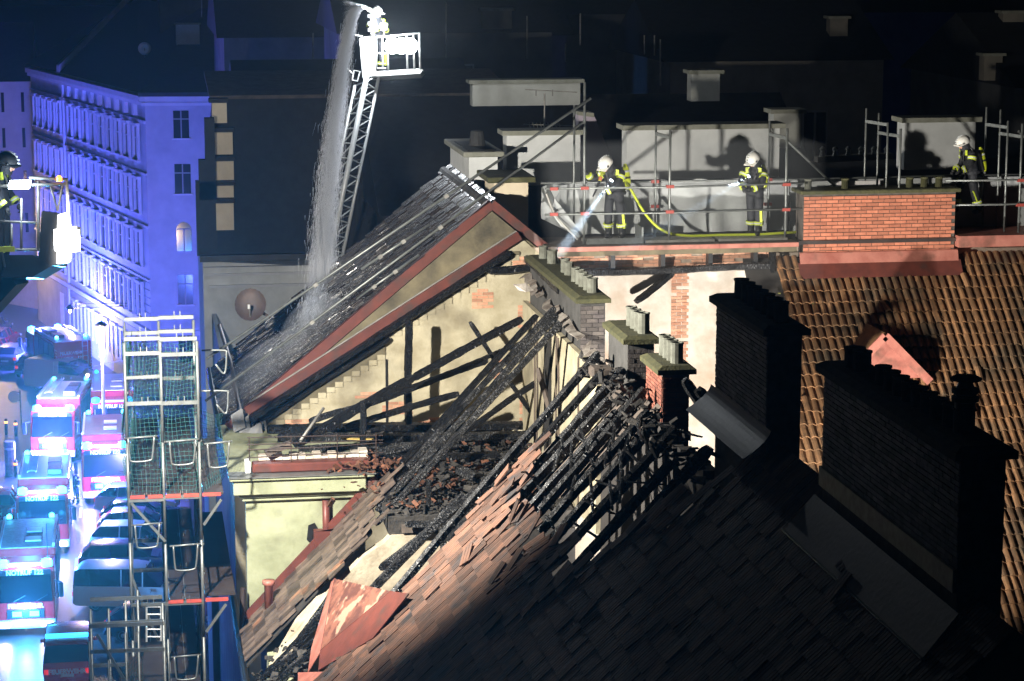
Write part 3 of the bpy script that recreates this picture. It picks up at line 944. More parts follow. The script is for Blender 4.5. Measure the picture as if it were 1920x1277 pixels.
MB().rough((14.22, 51.2, 22.75), (14.25, 51.1, 21.6), .14, .16, 8, .14, rnd=rnd).build('post', 'char', wall)
MB().rough(P(1192, 565, 'Y', 51.0), P(1262, 512, 'Y', 51.25), .2, .16, 8, .2, rnd=rnd).build('rafter_stub', 'char', wall)
MB().box(9.0, 14.75, 50.98, 52.6, 22.84, 22.93).build('coping', 'grey_wood', wall)
gt = MB()
for i in range(6):
    gt.box(9.25 + i * .92, 9.25 + i * .92 + .915, 50.9, 51.02, 22.82 + (i % 2) * .004, 22.92)
gt.build('coping_flashing', 'pink_sheet', wall)
MB().box(9.2, 14.75, 51.0, 51.3, 22.7, 22.815).build('sooty_fascia', 'sooty_plaster', wall)
MB().box(18.55, 21, 50.9, 52.6, 22.72, 22.98).build('coping', 'pink_sheet', wall)
MB().box(14.7, 20.8, 51.1, 52.6, 22.84, 22.92).build('coping', 'deck_board', wall)

# ------------------------------------------------------------------ rear wing: tiled slope lit by the flood light
wing = thing('rear_wing', 'rear wing with mossy orange pantile roof below the walkway', 'house', (17, 48, 0))
KW = .9
AW = math.atan(KW)
ew, ewn = V((0, math.cos(AW), math.sin(AW))), V((0, -math.sin(AW), math.cos(AW)))


def zw(y):
    return 22.55 - (51.4 - y) * KW


MB().prism([(13.6, 51.4, zw(51.4) - .04), (13.6, 40.6, zw(40.6) - .04), (13.6, 40.6, zw(40.6) - .14), (13.6, 51.4, zw(51.4) - .14)], (10, 0, 0)).build('roof_boarding', 'underlay', wing)
MB().box(13.7, 24, 40.7, 41.0, 0, zw(40.8) - .2).build('courtyard_wall', 'old_white', wing)
pt = MB()
prof = [(0, .0), (.02, .035), (.06, .06), (.105, .06), (.145, .03), (.165, .008), (.185, .0)]
Lp = .40
for i in range(len(prof) - 1):
    (xa, za), (xb, zb_) = prof[i], prof[i + 1]
    pt.add([(xa, 0, za + .045), (xb, 0, zb_ + .045), (xb, Lp, zb_), (xa, Lp, za), (xa, 0, za + .012), (xb, 0, zb_ + .012)], [(0, 1, 2, 3), (4, 5, 1, 0)])


def existsW(p):
    pp = proj(p)
    if pp[1] > 1340 or pp[0] > 2120:
        return 0
    lim = 13.75 if p.z < 20.5 else 14.25 + .12 * jag(p.y, 1, 1)
    if p.x < lim:
        return 0
    if 14.75 < p.x < 18.6 and p.y > 50.75:
        return 0
    return 2 if random.random() < .035 else 1


lay_tiles(wing, V((13.6, 40.86, zw(40.86))), V((1, 0, 0)), ew, ewn, 8.4, 14.15, .185, .335, 'tile_orange', existsW, lambda p: abs(p.x - 16.5) + abs(p.y - 49.3) * 1.2, jit=.016, profile=pt)
ms = MB()
for r in range(42):
    p = V((13.7, 40.86, zw(40.86))) + ew * (r * .335 - .004) + ewn * .012
    for c in range(46):
        if random.random() < .72 and existsW(p + V((c * .185, 0, 0))):
            a = p + V((c * .185 - .05, 0, 0))
            ms.box(a.x, a.x + .06, a.y - .02, a.y + .015, a.z + .0, a.z + .028)
ms.build('moss', 'moss_lines', wing, kind='stuff')
ch = MB().box(14.93, 18.52, 51.15, 51.75, 21.6, 23.98).build('chimney', 'mortar', wing, label='wide orange brick chimney with a mossy cap')
brick_face(ch, (14.93, 51.15, 22.6), (1, 0, 0), (0, 0, 1), (0, -1, 0), 3.59, 1.38, 'brick_orange', bh=.083, bw=.27, gap=.016, depth=.02)
MB().box(14.83, 18.62, 51.03, 51.85, 23.98, 24.07).build('chimney_cap', 'moss_cap', ch, bevel=.02)
for x in (15.1, 15.97, 17.5, 17.85, 18.2):
    MB().lathe((x, 51.4, 24.06), [(.085, 0), (.085, .2), (.095, .21), (.095, .24), (.07, .24), (.07, .1)], 12).build('chimney_pot', 'pot' if x < 15.9 else 'moss_cap', ch)
MB().prism([(14.85, 51.1, 22.64), (18.6, 51.1, 22.64), (18.6, 51.02, 22.4), (14.85, 51.02, 22.4)], (0, .03, .02)).build('apron_flashing', 'pink_sheet', ch)
MB().prism([(14.8, 51.02, 22.4), (18.65, 51.02, 22.4), (18.65, 50.8, 22.1), (14.8, 50.8, 22.1)], (0, .02, .03)).build('lower_apron', 'red_sheet', ch)
# little dormer on the slope
dm = thing('roof_dormer', 'small pink trimmed dormer poking out of the orange tile roof', 'dormer', (16.1, 48.6, zw(48.6)))
pk = P(1648, 622, 'Y', 48.9)
wdt = 1.0
f1 = [(pk.x - wdt, 48.6, pk.z - 1.0), (pk.x, 48.6, pk.z - .005), (pk.x + wdt, 48.6, pk.z - 1.0)]
MB().prism(f1, (0, .1, 0)).build('gable', 'pink_sheet', dm)
yk = 51.4 - (22.55 - pk.z) / KW
for s in (-1, 1):
    yl = 51.4 - (22.55 - (pk.z - 1.05)) / KW
    MB().prism([(pk.x, 48.5, pk.z), (pk.x + s * wdt * 1.05, 48.5, pk.z - 1.05), (pk.x + s * wdt * 1.05, yl, pk.z - 1.05), (pk.x, yk, pk.z)], (0, 0, .05)).build('dormer_roof', 'tile_orange', dm)
    MB().beam((pk.x, 48.45, pk.z - .02), (pk.x + s * wdt * 1.05, 48.45, pk.z - 1.07), .05, .18).build('barge_board', 'pink_sheet', dm)

# courtyard flat roof between the house and the wing, with the crew's work light on it (hidden behind the roof)
MB().box(9.25, 13.6, 24, 51.4, 14.6, 15.0).build('flat_roof', 'roof_dark', wing)
wk = thing('work_light', 'tripod work light standing on the courtyard roof below the white wall', 'work light', (11.6, 41.0, 15.0))
for a in (0, 2.1, 4.2):
    MB().tube([(11.6 + .5 * math.cos(a), 41.0 + .5 * math.sin(a), 15.0), (11.6, 41.0, 15.8)], .02, 6).build('tripod_leg', 'steel', wk)
MB().tube([(11.6, 41.0, 15.6), (11.6, 41.0, 17.0)], .025, 6).build('mast', 'steel', wk)
MB().box(11.35, 11.85, 40.9, 41.0, 16.9, 17.25).build('housing', 'dark_sheet', wk)
MB().box(11.38, 11.82, 41.002, 41.01, 16.93, 17.22).build('lens', 'flood_light', wk)
lamp('work_light_beam', 'SPOT', (11.6, 41.1, 17.08), 9000, (1.0, 0.95, 0.88), (13.6, 51.4, 20.3), spot_size=R(125), spot_blend=.5, shadow_soft_size=.2)

# ------------------------------------------------------------------ neighbour house with the wet roof
KN, XN, ZN = .827, 7.85, 23.8
AN = math.atan(KN)
en_s, en_n = V((math.cos(AN), 0, math.sin(AN))), V((-math.sin(AN), 0, math.cos(AN)))


def zn(x):
    return ZN - KN * abs(XN - x)


def roofn(px, py, lift=0.0):
    d = ray(px, py)
    t = (ZN - KN * XN + lift - 30) / (d[2] - KN * d[0])
    return EYE + d * t


nb = thing('neighbour_house', 'neighbouring house with dark wet tile roof and yellow gable', 'house', (2.2, 55, 0))
MB().box(2.2, 2.6, 52.0, 59.6, 0, 18.6).build('street_wall', 'white_wall', nb)
gab = [(2.0, 51.55, 14), (2.0, 51.55, zn(2.0) - .12), (XN, 51.55, ZN - .12), (9.0, 51.55, zn(9.0) - .12), (9.0, 51.55, 14)]
MB().prism(gab, (0, .4, 0)).build('gable_wall', 'sooty_plaster', nb, label='soot stained strip of gable wall between the red flashings')
q1, q2 = P(523, 730, 'Y', 51.45), P(965, 446, 'Y', 51.45)


def zl(x):
    return q1.z + (q2.z - q1.z) * (x - q1.x) / (q2.x - q1.x)


MB().prism([(2.0, 51.49, 14), (2.0, 51.49, zl(2.0) - .1), (8.5, 51.49, zl(8.5) - .1), (9.05, 51.49, 22.6), (9.05, 51.49, 14)], (0, .055, 0)).build('party_wall', 'yellow_plaster', nb, label='pale yellow plastered party wall lit by the flood light')
MB().prism([(1.8, 51.8, zn(1.8) - .06), (XN, 51.8, ZN - .06), (9.4, 51.8, zn(9.4) - .06), (9.4, 51.8, zn(9.4) - .2), (XN, 51.8, ZN - .2), (1.8, 51.8, zn(1.8) - .2)], (0, 7.9, 0)).build('roof_boarding', 'underlay', nb)


def existsN(p):
    return 1 if p.x < XN + .05 else 0


lay_tiles(nb, V((1.75, 51.85, zn(1.75) - .03)), V((0, 1, 0)), en_s, en_n, 7.8, 8.1, .21, .31, 'tile_wet', existsN, lambda p: abs(p.y - 54) + abs(p.x - 4.5) * .6, jit=.018, roll=.22)
rt = MB()
for i in range(22):
    rt.lathe((XN, 51.8 + i * .36, ZN - .05), [(.11, 0), (.12, .36), (.12, .38)], 8, 'Y')
rt.build('ridge_tiles', 'debris_dark', nb)
# red verge flashings along the gable, sooty strip, second flashing, burnt verge rafter
MB().beam((1.9, 51.62, zn(1.9) + .05), (XN, 51.62, ZN + .05), .22, .17, (0, 1, 0)).build('verge_flashing', 'red_sheet', nb)
MB().beam((XN, 51.62, ZN + .05), (9.1, 51.62, zn(9.1) + .05), .2, .15, (0, 1, 0)).build('verge_flashing', 'red_sheet', nb)


def gy(x, drop, y):
    return V((x, y, zn(x) - drop))


MB().beam((2.3, 51.42, zl(2.3)), (8.45, 51.42, zl(8.45)), .2, .15, (0, 1, 0)).build('lower_flashing', 'red_sheet', nb)
MB().beam((2.4, 51.46, zl(2.4) + .1), (8.4, 51.46, zl(8.4) + .1), .08, .04, (0, 1, 0)).build('flashing_lip', 'steel_dull', nb)
MB().rough((2.3, 51.3, zl(2.3) - .22), (8.2, 51.3, zl(8.2) - .22), .2, .18, 26, .16, rnd=rnd).build('verge_rafter', 'char', nb)
MB().rough((2.5, 51.36, zl(2.5) - .48), (5.5, 51.36, zl(5.5) - .42), .13, .11, 14, .16, rnd=rnd).build('verge_rafter', 'char', nb)
# toothed brick edge under the verge: a saw of half bricks
stp = MB().box(0, .195, -.045, 0, 0, .13).mesh('tooth_brick', 'yellow_plaster')
for i in range(30):
    x = 2.75 + i * .19
    if 5.3 < x < 5.55:
        continue
    dr = .76 if x < 5.4 else .46
    inst(stp, 'tooth_brick', Matrix.Translation((x, 51.50, zl(x) - dr)), nb)
sh = MB()
for i in range(30):
    x = 2.75 + i * .19
    dr = .76 if x < 5.4 else .46
    sh.box(x + .01, x + .2, 51.44, 51.488, zl(x) - dr + .125, zl(x) - .25)
sh.build('plaster_band', 'sooty_plaster', nb)
MB().box(5.42, 5.47, 51.46, 51.54, 18.7, 20.4).build('wall_edge', 'char', nb)
brick_face(nb, (8.1, 51.55, 21.9), (1, 0, 0), (0, 0, 1), (0, -1, 0), .9, .95, 'brick_pink', bh=.075, mask=lambda x, z: random.random() > .15 and z < .95)
brick_face(nb, (7.9, 51.55, 18.8), (1, 0, 0), (0, 0, 1), (0, -1, 0), .35, 2.2, 'brick_pink', bh=.075, depth=.015)
for (px, py, w, h) in ((905, 560, .5, .45), (985, 590, .35, .6), (690, 738, .6, .22), (745, 765, .7, .3), (560, 790, .6, .2), (930, 690, .3, .5), (820, 790, .9, .25), (990, 760, .4, .7)):
    o_ = P(px, py, 'Y', 51.49)
    brick_face(nb, (o_.x - w / 2, 51.49, o_.z - h / 2), (1, 0, 0), (0, 0, 1), (0, -1, 0), w, h, 'brick_pink', bh=.075, depth=.012, mask=lambda x, z, w=w, h=h: ((x - w / 2) / (w / 2)) ** 2 + ((z - h / 2) / (h / 2)) ** 2 < random.uniform(.6, 1.2))
# white chimneys on its ridge
c1 = MB().box(8.0, 8.7, 56.2, 59.6, 22.6, 24.45).build('chimney', 'white_wall', nb, label='white rendered chimney with a black cowl')
MB().box(7.85, 8.85, 56.05, 59.7, 24.45, 24.58).build('chimney_cap', 'concrete_cap', c1, bevel=.02)
MB().lathe((8.4, 57.6, 24.57), [(.22, 0), (.19, .15), (.16, .38), (.1, .4)], 12).build('chimney_pot', 'pot_dark', c1)
MB().box(8.0, 8.7, 56.4, 58.8, 24.581, 24.6).build('wet_sheet', 'dark_sheet', c1)
c2 = MB().box(8.15, 8.95, 53.2, 54.6, 22.3, 24.15).build('chimney', 'cream_wall', nb, label='cream rendered chimney with a mossy slab')
MB().box(7.98, 9.1, 53.0, 54.8, 24.15, 24.28).build('chimney_cap', 'moss_cap', c2, bevel=.02)
MB().tube([(1.75, 51.9, zn(1.75) - .03), (1.75, 59.7, zn(1.75) - .03)], .09, 8).build('gutter', 'dark_sheet', nb)
MB().tube([(2.0, 59.0, 20.0), (2.15, 56, 19.6), (2.2, 52.0, 19.1)], .05, 8).build('overflow_pipe', 'rust', nb)
jk = MB()
for i in range(9):
    a = V((1.9 + rnd.uniform(0, .8), 51.2 + rnd.uniform(-.3, .4), 18.5 + rnd.uniform(0, .7)))
    jk.prism([a, a + V((.25, 0, .1)), a + V((.2, .1, .5)), a + V((-.05, .1, .35))], (.02, .03, 0))
jk.build('torn_gutter_sheet', 'char', nb)

dish = thing('satellite_dish', 'brown satellite dish fixed above the eave of the wet roof', 'dish', (2.5, 53.5, 19.4))
dc = P(470, 572, 'Y', 53.4)
dd = MB()
ax = V((-.15, -1, .35)).normalized()
u = ax.cross(V((0, 0, 1))).normalized()
w_ = ax.cross(u)
rings = [(0, .0), (.12, .006), (.22, .02), (.30, .045), (.36, .075)]
for sgn, off in ((1, 0), (1, -.012)):
    vs, fs = [], []
    for r, h in rings:
        for k in range(20):
            t = math.tau * k / 20
            vs.append(dc + (u * math.cos(t) + w_ * math.sin(t) * 1.05) * r + ax * (h + off))
    for i in range(len(rings) - 1):
        for k in range(20):
            fs.append((i * 20 + k, i * 20 + (k + 1) % 20, i * 20 + 20 + (k + 1) % 20, i * 20 + 20 + k))
    dd.add(vs, fs)
dd.build('reflector', 'rust', dish, smooth=True)
MB().tube([dc - w_ * -.3, dc + ax * .42 + V((0, 0, -.12))], .012, 6).build('feed_arm', 'steel_dull', dish)
MB().lathe(dc + ax * .42 + V((0, 0, -.16)), [(.03, 0), (.03, .1)], 8).build('receiver', 'white_metal', dish)
MB().beam(dc - ax * .05, dc + V((.45, .1, -.32)), .07, .07).build('bracket', 'rust', dish)

# long scaffold tubes laid over the wet roof
def long_tube(a, b, la, lb, label, r=.026):
    pa, pb = a, b
    t = thing('scaffold_tube', label, 'scaffold tube', pa, 'long tubes over the wet roof')
    MB().tube([pa, pb], r, 8).build('tube', 'steel', t, smooth=True)
    d = pb - pa
    for k in (.28, .62):
        c = pa + d * k
        MB().beam(c - d.normalized() * .05, c + d.normalized() * .05, .09, .08).build('clamp', 'steel_dull', t)
    return t


long_tube(P(388, 672, 'Y', 50.9), P(1108, 184, 'Y', 51.2), 0, 0, 'upper of two long steel tubes slanting from the walkway post to the street', .03)
long_tube(P(385, 752, 'Y', 50.7), P(1093, 229, 'Y', 51.0), 0, 0, 'lower of two long steel tubes slanting from the walkway post to the street', .03)
long_tube(P(677, 505, 'Y', 51.5) + V((0, 0, .0)), P(805, 421, 'Y', 51.5), 0, 0, 'short upper steel tube coupled to the long tube over the roof', .03)
long_tube(P(668, 560, 'Y', 51.3), P(786, 478, 'Y', 51.3), 0, 0, 'short lower steel tube coupled to the long tube over the roof', .03)

# ------------------------------------------------------------------ guard rails on the walkway
rail = thing('roof_guard_rail', 'galvanised scaffold guard rail with red couplers along the roof walkway', 'guard rail', (14, 51.3, 22.93))
for x, y, z1, r in ((9.9, 51.3, 26.55, .03), (9.78, 51.9, 26.0, .026), (11.85, 51.28, 25.48, .03), (11.75, 52.3, 25.5, .026), (14.55, 51.28, 25.47, .03), (14.42, 52.3, 25.55, .026),
                    (17.22, 51.3, 25.42, .03), (17.02, 52.3, 25.7, .026), (16.98, 51.5, 25.55, .026), (16.78, 52.5, 25.8, .026), (20.12, 51.3, 25.5, .03), (19.93, 52.2, 25.75, .026), (19.85, 51.5, 25.55, .026), (19.66, 52.4, 25.8, .026)):
    MB().tube([(x, y, 22.93), (x, y, z1)], r, 8).build('post', 'steel', rail, smooth=True)
for z, x0, x1, y in ((24.2, 9.0, 14.95, 51.24), (23.62, 9.0, 14.95, 51.24), (24.22, 18.3, 21.2, 51.24), (23.66, 18.3, 21.2, 51.24), (24.2, 9.1, 21, 52.36), (23.5, 9.1, 21, 52.36)):
    MB().tube([(x0, y, z), ((x0 + x1) / 2, y, z - .01), (x1, y, z + .03)], .024, 8).build('rail', 'steel', rail, smooth=True)
for x, y in ((11.85, 51.26), (14.55, 51.26), (9.9, 51.26), (20.12, 51.26), (9.2, 51.24), (11.75, 52.34), (14.42, 52.34)):
    for z in (23.63, 24.2):
        MB().box(x - .09, x + .09, y - .05, y + .03, z - .035, z + .035).build('coupler', 'red_clamp', rail)
for x, x2, y, y2, z in ((11.85, 11.75, 51.28, 52.3, 25.3), (14.55, 14.42, 51.28, 52.3, 25.25), (17.22, 17.02, 51.3, 52.3, 25.25), (16.98, 16.78, 51.5, 52.5, 25.5), (20.12, 19.93, 51.3, 52.2, 25.2), (19.85, 19.66, 51.5, 52.4, 25.4)):
    MB().beam((x, y, z), (x2, y2, z), .05, .07).build('head_bracket', 'steel', rail)
MB().tube([(14.6, 51.6, 25.2), (16.1, 52.1, 23.9)], .028, 8).build('diagonal_brace', 'steel', rail)
MB().tube([(20.15, 51.6, 25.3), (21.4, 52.1, 24.3)], .028, 8).build('diagonal_brace', 'steel', rail)
MB().tube(cat_path([(9.02, 51.2, 24.1), (9.25, 51.25, 23.6), (9.75, 51.25, 23.05)], 5), .03, 6).build('end_tube', 'steel_dull', rail)
for x0, x1 in ((9.95, 10.65), (10.67, 11.2), (11.3, 12.9), (13.0, 14.6)):
    dk = MB()
    for k in range(5):
        dk.box(x0, x1, 51.25 + k * .13, 51.25 + k * .13 + .115, 22.935, 22.99)
    dk.build('deck_plank', 'steel_dull', rail)
MB().box(9.95, 11.25, 51.2, 51.235, 22.935, 23.06).build('toe_board', 'steel', rail)
MB().box(11.2, 11.24, 51.19, 51.9, 22.935, 23.3).build('deck_stop', 'steel', rail)
tp = thing('grey_tarpaulin', 'grey tarpaulin sagging along the back of the roof walkway', 'tarpaulin', (12, 52.45, 23))
tv, tf = [], []
nx, nz = 46, 6
for i in range(nx + 1):
    for k in range(nz + 1):
        x = 8.98 + (14.95 - 8.98) * i / nx
        t = k / nz
        z = 23.0 + 1.2 * t
        y = 52.45 + .05 * math.sin(i * 1.3) * (1 - t) + .04 * math.sin(i * .7 + k)
        if i < 7:
            y -= (7 - i) * .12
            z += (7 - i) * .07 * (1 - t)
        tv.append((x, y, z + .03 * math.sin(i * .9) * (t > .9)))
for i in range(nx):
    for k in range(nz):
        a = i * (nz + 1) + k
        tf.append((a, a + nz + 1, a + nz + 2, a + 1))
MB().add(tv, tf).build('sheet', 'grey_tarp', tp, smooth=True)
MB().prism([P(1030, 352, 'Y', 51.35), P(1040, 372, 'Y', 51.35), P(1033, 398, 'Y', 51.35), P(1052, 425, 'Y', 51.4), P(1085, 446, 'Y', 51.45), P(1093, 440, 'Y', 51.6), P(1066, 415, 'Y', 51.7), P(1048, 388, 'Y', 51.6), P(1050, 358, 'Y', 51.5)], (0.0, .03, 0)).build('loose_end', 'grey_tarp', tp)
MB().box(15.0, 21.3, 52.5, 52.56, 22.95, 24.15).build('sheet', 'grey_tarp', tp)
MB().box(16.1, 17.3, 52.42, 52.47, 23.7, 24.12).build('white_sheet', 'white_sticker', tp)

# antenna behind the tubes
an = thing('roof_antenna', 'thin television antenna mast with crossed rods behind the long tubes', 'antenna', PD(1021, 350, 62))
mt = PD(1021, 360, 62)
tpp = PD(1021, 175, 62)
MB().tube([mt, tpp], .022, 6).build('mast', 'steel_dull', an)
for a, b in (((982, 233), (1075, 236)), ((985, 168), (1082, 173)), ((990, 299), (1025, 299))):
    MB().tube([PD(*a, 62), PD(*b, 62)], .014, 5).build('boom', 'steel_dull', an)
for x in range(992, 1050, 7):
    MB().tube([PD(x, 230, 61.8), PD(x + 2, 239, 62.2)], .008, 4).build('element', 'steel_dull', an)
for x in (1005, 1036):
    MB().tube([PD(x, 168, 62), PD(x, 180, 62)], .014, 4).build('element', 'steel_dull', an)

# ------------------------------------------------------------------ houses behind, in the dark
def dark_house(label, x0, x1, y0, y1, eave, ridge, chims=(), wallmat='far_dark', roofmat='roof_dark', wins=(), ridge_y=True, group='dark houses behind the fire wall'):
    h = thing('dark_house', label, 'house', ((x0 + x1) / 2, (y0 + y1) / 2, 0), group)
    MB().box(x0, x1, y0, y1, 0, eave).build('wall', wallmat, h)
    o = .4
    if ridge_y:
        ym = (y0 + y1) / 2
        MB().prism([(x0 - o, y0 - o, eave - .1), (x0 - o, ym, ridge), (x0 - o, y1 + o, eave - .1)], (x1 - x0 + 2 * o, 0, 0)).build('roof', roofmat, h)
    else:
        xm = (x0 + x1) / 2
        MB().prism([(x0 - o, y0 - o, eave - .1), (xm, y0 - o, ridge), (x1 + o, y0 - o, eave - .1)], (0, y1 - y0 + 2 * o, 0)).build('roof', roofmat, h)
    for (ax, bx, yy, z0, z1, m) in chims:
        c = MB().box(ax, bx, yy, yy + .6, z0, z1).build('chimney', m, h)
        MB().box(ax - .12, bx + .12, yy - .12, yy + .72, z1, z1 + .12).build('chimney_cap', 'concrete_cap', c)
    for (ax, bx, z0, z1) in wins:
        w = MB().box(ax, bx, y0 - .03, y0 + .05, z0, z1).build('window', 'window_frame', h)
        mdl = (ax + bx) / 2
        for a, b in ((ax + .08, mdl - .05), (mdl + .05, bx - .08)):
            MB().box(a, b, y0 - .04, y0 - .025, z0 + .08, z1 - .08).build('pane', 'window_glass', w)
    return h


def cb(px0, py0, px1, py1, Y, m):
    a, b = P(px0, py1, 'Y', Y), P(px1, py0, 'Y', Y)
    return (a.x, b.x, Y, a.z - .25, b.z, m)


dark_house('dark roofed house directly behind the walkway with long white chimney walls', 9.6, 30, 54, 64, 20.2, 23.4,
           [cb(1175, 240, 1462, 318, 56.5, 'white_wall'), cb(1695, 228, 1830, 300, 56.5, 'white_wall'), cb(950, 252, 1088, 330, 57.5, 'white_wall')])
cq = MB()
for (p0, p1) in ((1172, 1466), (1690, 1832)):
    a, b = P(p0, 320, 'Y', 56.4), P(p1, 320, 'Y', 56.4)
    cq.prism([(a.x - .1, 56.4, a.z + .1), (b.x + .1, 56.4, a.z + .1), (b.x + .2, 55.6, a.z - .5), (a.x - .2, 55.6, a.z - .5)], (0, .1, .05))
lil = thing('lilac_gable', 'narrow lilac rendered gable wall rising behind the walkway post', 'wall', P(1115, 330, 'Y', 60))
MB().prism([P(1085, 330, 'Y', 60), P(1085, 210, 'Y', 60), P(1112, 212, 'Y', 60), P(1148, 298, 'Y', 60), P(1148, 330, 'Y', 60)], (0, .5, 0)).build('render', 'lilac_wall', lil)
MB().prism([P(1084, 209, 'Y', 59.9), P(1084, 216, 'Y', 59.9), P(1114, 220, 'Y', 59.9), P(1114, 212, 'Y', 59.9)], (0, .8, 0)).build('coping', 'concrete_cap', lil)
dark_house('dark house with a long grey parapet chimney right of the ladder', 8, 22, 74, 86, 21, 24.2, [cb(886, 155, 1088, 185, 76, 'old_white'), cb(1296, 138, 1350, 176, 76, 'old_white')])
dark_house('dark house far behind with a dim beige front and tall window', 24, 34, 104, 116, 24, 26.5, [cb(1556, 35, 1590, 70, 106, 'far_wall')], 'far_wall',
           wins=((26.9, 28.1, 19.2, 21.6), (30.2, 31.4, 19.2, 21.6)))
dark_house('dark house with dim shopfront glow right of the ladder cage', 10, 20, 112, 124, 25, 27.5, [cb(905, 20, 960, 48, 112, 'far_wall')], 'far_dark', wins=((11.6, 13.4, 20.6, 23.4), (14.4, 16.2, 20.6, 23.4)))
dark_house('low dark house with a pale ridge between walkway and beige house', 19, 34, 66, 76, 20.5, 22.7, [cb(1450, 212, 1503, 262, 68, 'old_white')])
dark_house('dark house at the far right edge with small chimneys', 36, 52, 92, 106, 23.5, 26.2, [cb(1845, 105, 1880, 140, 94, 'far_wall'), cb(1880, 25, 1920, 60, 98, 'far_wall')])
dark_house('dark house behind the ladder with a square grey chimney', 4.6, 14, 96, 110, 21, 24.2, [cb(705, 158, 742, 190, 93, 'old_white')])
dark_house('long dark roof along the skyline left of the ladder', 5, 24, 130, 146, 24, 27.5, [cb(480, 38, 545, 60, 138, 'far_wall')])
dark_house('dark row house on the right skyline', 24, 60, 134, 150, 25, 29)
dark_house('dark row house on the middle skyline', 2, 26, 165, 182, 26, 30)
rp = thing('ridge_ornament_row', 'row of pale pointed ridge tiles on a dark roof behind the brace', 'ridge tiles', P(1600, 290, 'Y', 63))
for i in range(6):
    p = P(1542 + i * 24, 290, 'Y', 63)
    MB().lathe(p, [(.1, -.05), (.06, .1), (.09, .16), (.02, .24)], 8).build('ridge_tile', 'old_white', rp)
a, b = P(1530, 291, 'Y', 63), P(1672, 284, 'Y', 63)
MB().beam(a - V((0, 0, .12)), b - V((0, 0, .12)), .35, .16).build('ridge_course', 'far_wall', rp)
for i, (x, y0, y1, d) in enumerate(((1088, 25, 85, 100), (1060, 82, 116, 100), (1208, 66, 102, 100), (1227, 66, 104, 100), (1238, 74, 160, 100), (988, 30, 110, 110), (836, 5, 110, 110), (378, 0, 32, 148), (587, 62, 110, 105))):
    MB().tube([PD(x, y1, d), PD(x, y0, d)], .035, 5).build('antenna_mast', 'steel_dull', label=('thin pale mast on the dark roofs, %s' % ('first', 'second', 'third', 'fourth', 'fifth', 'sixth', 'tallest beside the cage', 'on the blue corner house', 'left of the water jet')[i]) + (' from the cage' if i < 6 else ''), cat='mast', group='thin masts on the dark roofs')

# black mansard house behind the wet roof, with white panels up its verge
mh = thing('mansard_house', 'black mansard roofed house with white wall panels and cornice at the street', 'house', (2.4, 78, 0))
ym = 78.0
MB().prism([P(380, 490, 'Y', ym), P(560, 498, 'Y', ym), V((13, ym, 18.9)), V((13, ym, 0)), V((2.2, ym, 0))], (0, 6, 0)).build('wall', 'white_wall', mh)
for py0, py1, mtl, pro in ((470, 492, 'dark_sheet', .35), (492, 502, 'facade_trim', .22), (508, 514, 'facade_trim', .12), (530, 536, 'facade_trim', .15)):
    a, b = P(375 + (py0 - 470) * .3, py1, 'Y', ym - pro), P(700, py0 + 3, 'Y', ym - pro)
    MB().box(a.x, b.x, ym - pro, ym + .02, a.z, b.z).build('cornice_band', mtl, mh)
A, B = P(372, 478, 'Y', ym - .2), P(398, 186, 'Y', ym + 2.5)
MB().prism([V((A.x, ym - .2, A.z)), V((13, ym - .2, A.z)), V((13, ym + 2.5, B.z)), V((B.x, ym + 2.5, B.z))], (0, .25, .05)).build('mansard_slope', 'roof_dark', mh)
MB().prism([V((B.x - .1, ym + 2.4, B.z)), V((13, ym + 2.4, B.z)), V((13, ym + 8, B.z + .5)), V((B.x - .1, ym + 8, B.z + .5))], (0, 0, .12)).build('top_roof', 'grey_wood', mh)
for (x0, y0, x1, y1) in ((398, 193, 425, 231), (402, 248, 436, 290), (405, 302, 438, 338), (406, 348, 438, 374), (406, 381, 438, 432)):
    yy = ym - .45 + (470 - y1) / 290 * 2.4
    a, b = P(x0, y1, 'Y', yy), P(x1, y0, 'Y', yy)
    MB().box(a.x, b.x, yy, yy + .5, a.z, b.z).build('wall_panel', 'cream_wall', mh)
    MB().box(a.x - .1, b.x + .05, yy - .05, yy + .5, b.z + .01, b.z + .14).build('panel_band', 'roof_dark', mh)
for (x0, y0, x1, y1) in ((385, 222, 402, 300), (374, 300, 404, 375), (370, 340, 406, 480)):
    yy = ym - .1
    a, b = P(x0, y1, 'Y', yy), P(x1, y0, 'Y', yy)
    MB().box(a.x, b.x, yy, yy + .5, a.z, b.z).build('eave_return', 'roof_dark', mh)
MB().box(2.4, 2.55, 60.2, 77.9, 0, 17.2).build('street_wall', 'facade', mh)

# ------------------------------------------------------------------ blue lit corner house across the junction
bl = thing('corner_house', 'pale corner house bathed in blue light across the junction', 'house', (.7, 150, 0))
C0 = V((.75, 150, 0))
L1 = V((-7.6, 181.7, 0))
R1 = V((16, 148.2, 0))
H0 = 19.6
ul = (L1 - C0).normalized()
ur = (R1 - C0).normalized()
nl = V((-ul.y, ul.x, 0))
if nl.y > 0:
    nl = -nl
nr = V((ur.y, -ur.x, 0))
LL = (L1 - C0).length
Z = V((0, 0, 1))
back = [C0, R1, R1 + V((0, 20, 0)), L1 + V((8, 6, 0)), L1]
MB().prism([p + V((0, 0, 0)) for p in back], (0, 0, H0)).build('wall', 'facade', bl)


def fbox(b, o, u, n, s0, s1, z0, z1, d0, d1):
    """box on a facade: along u, up, out along n"""
    vs = []
    for dd in (d0, d1):
        for s, z in ((s0, z0), (s1, z0), (s1, z1), (s0, z1)):
            vs.append(o + u * s + Z * z + n * dd)
    b.add(vs, [(3, 2, 1, 0), (4, 5, 6, 7), (0, 1, 5, 4), (1, 2, 6, 5), (2, 3, 7, 6), (3, 0, 4, 7)])
    return b


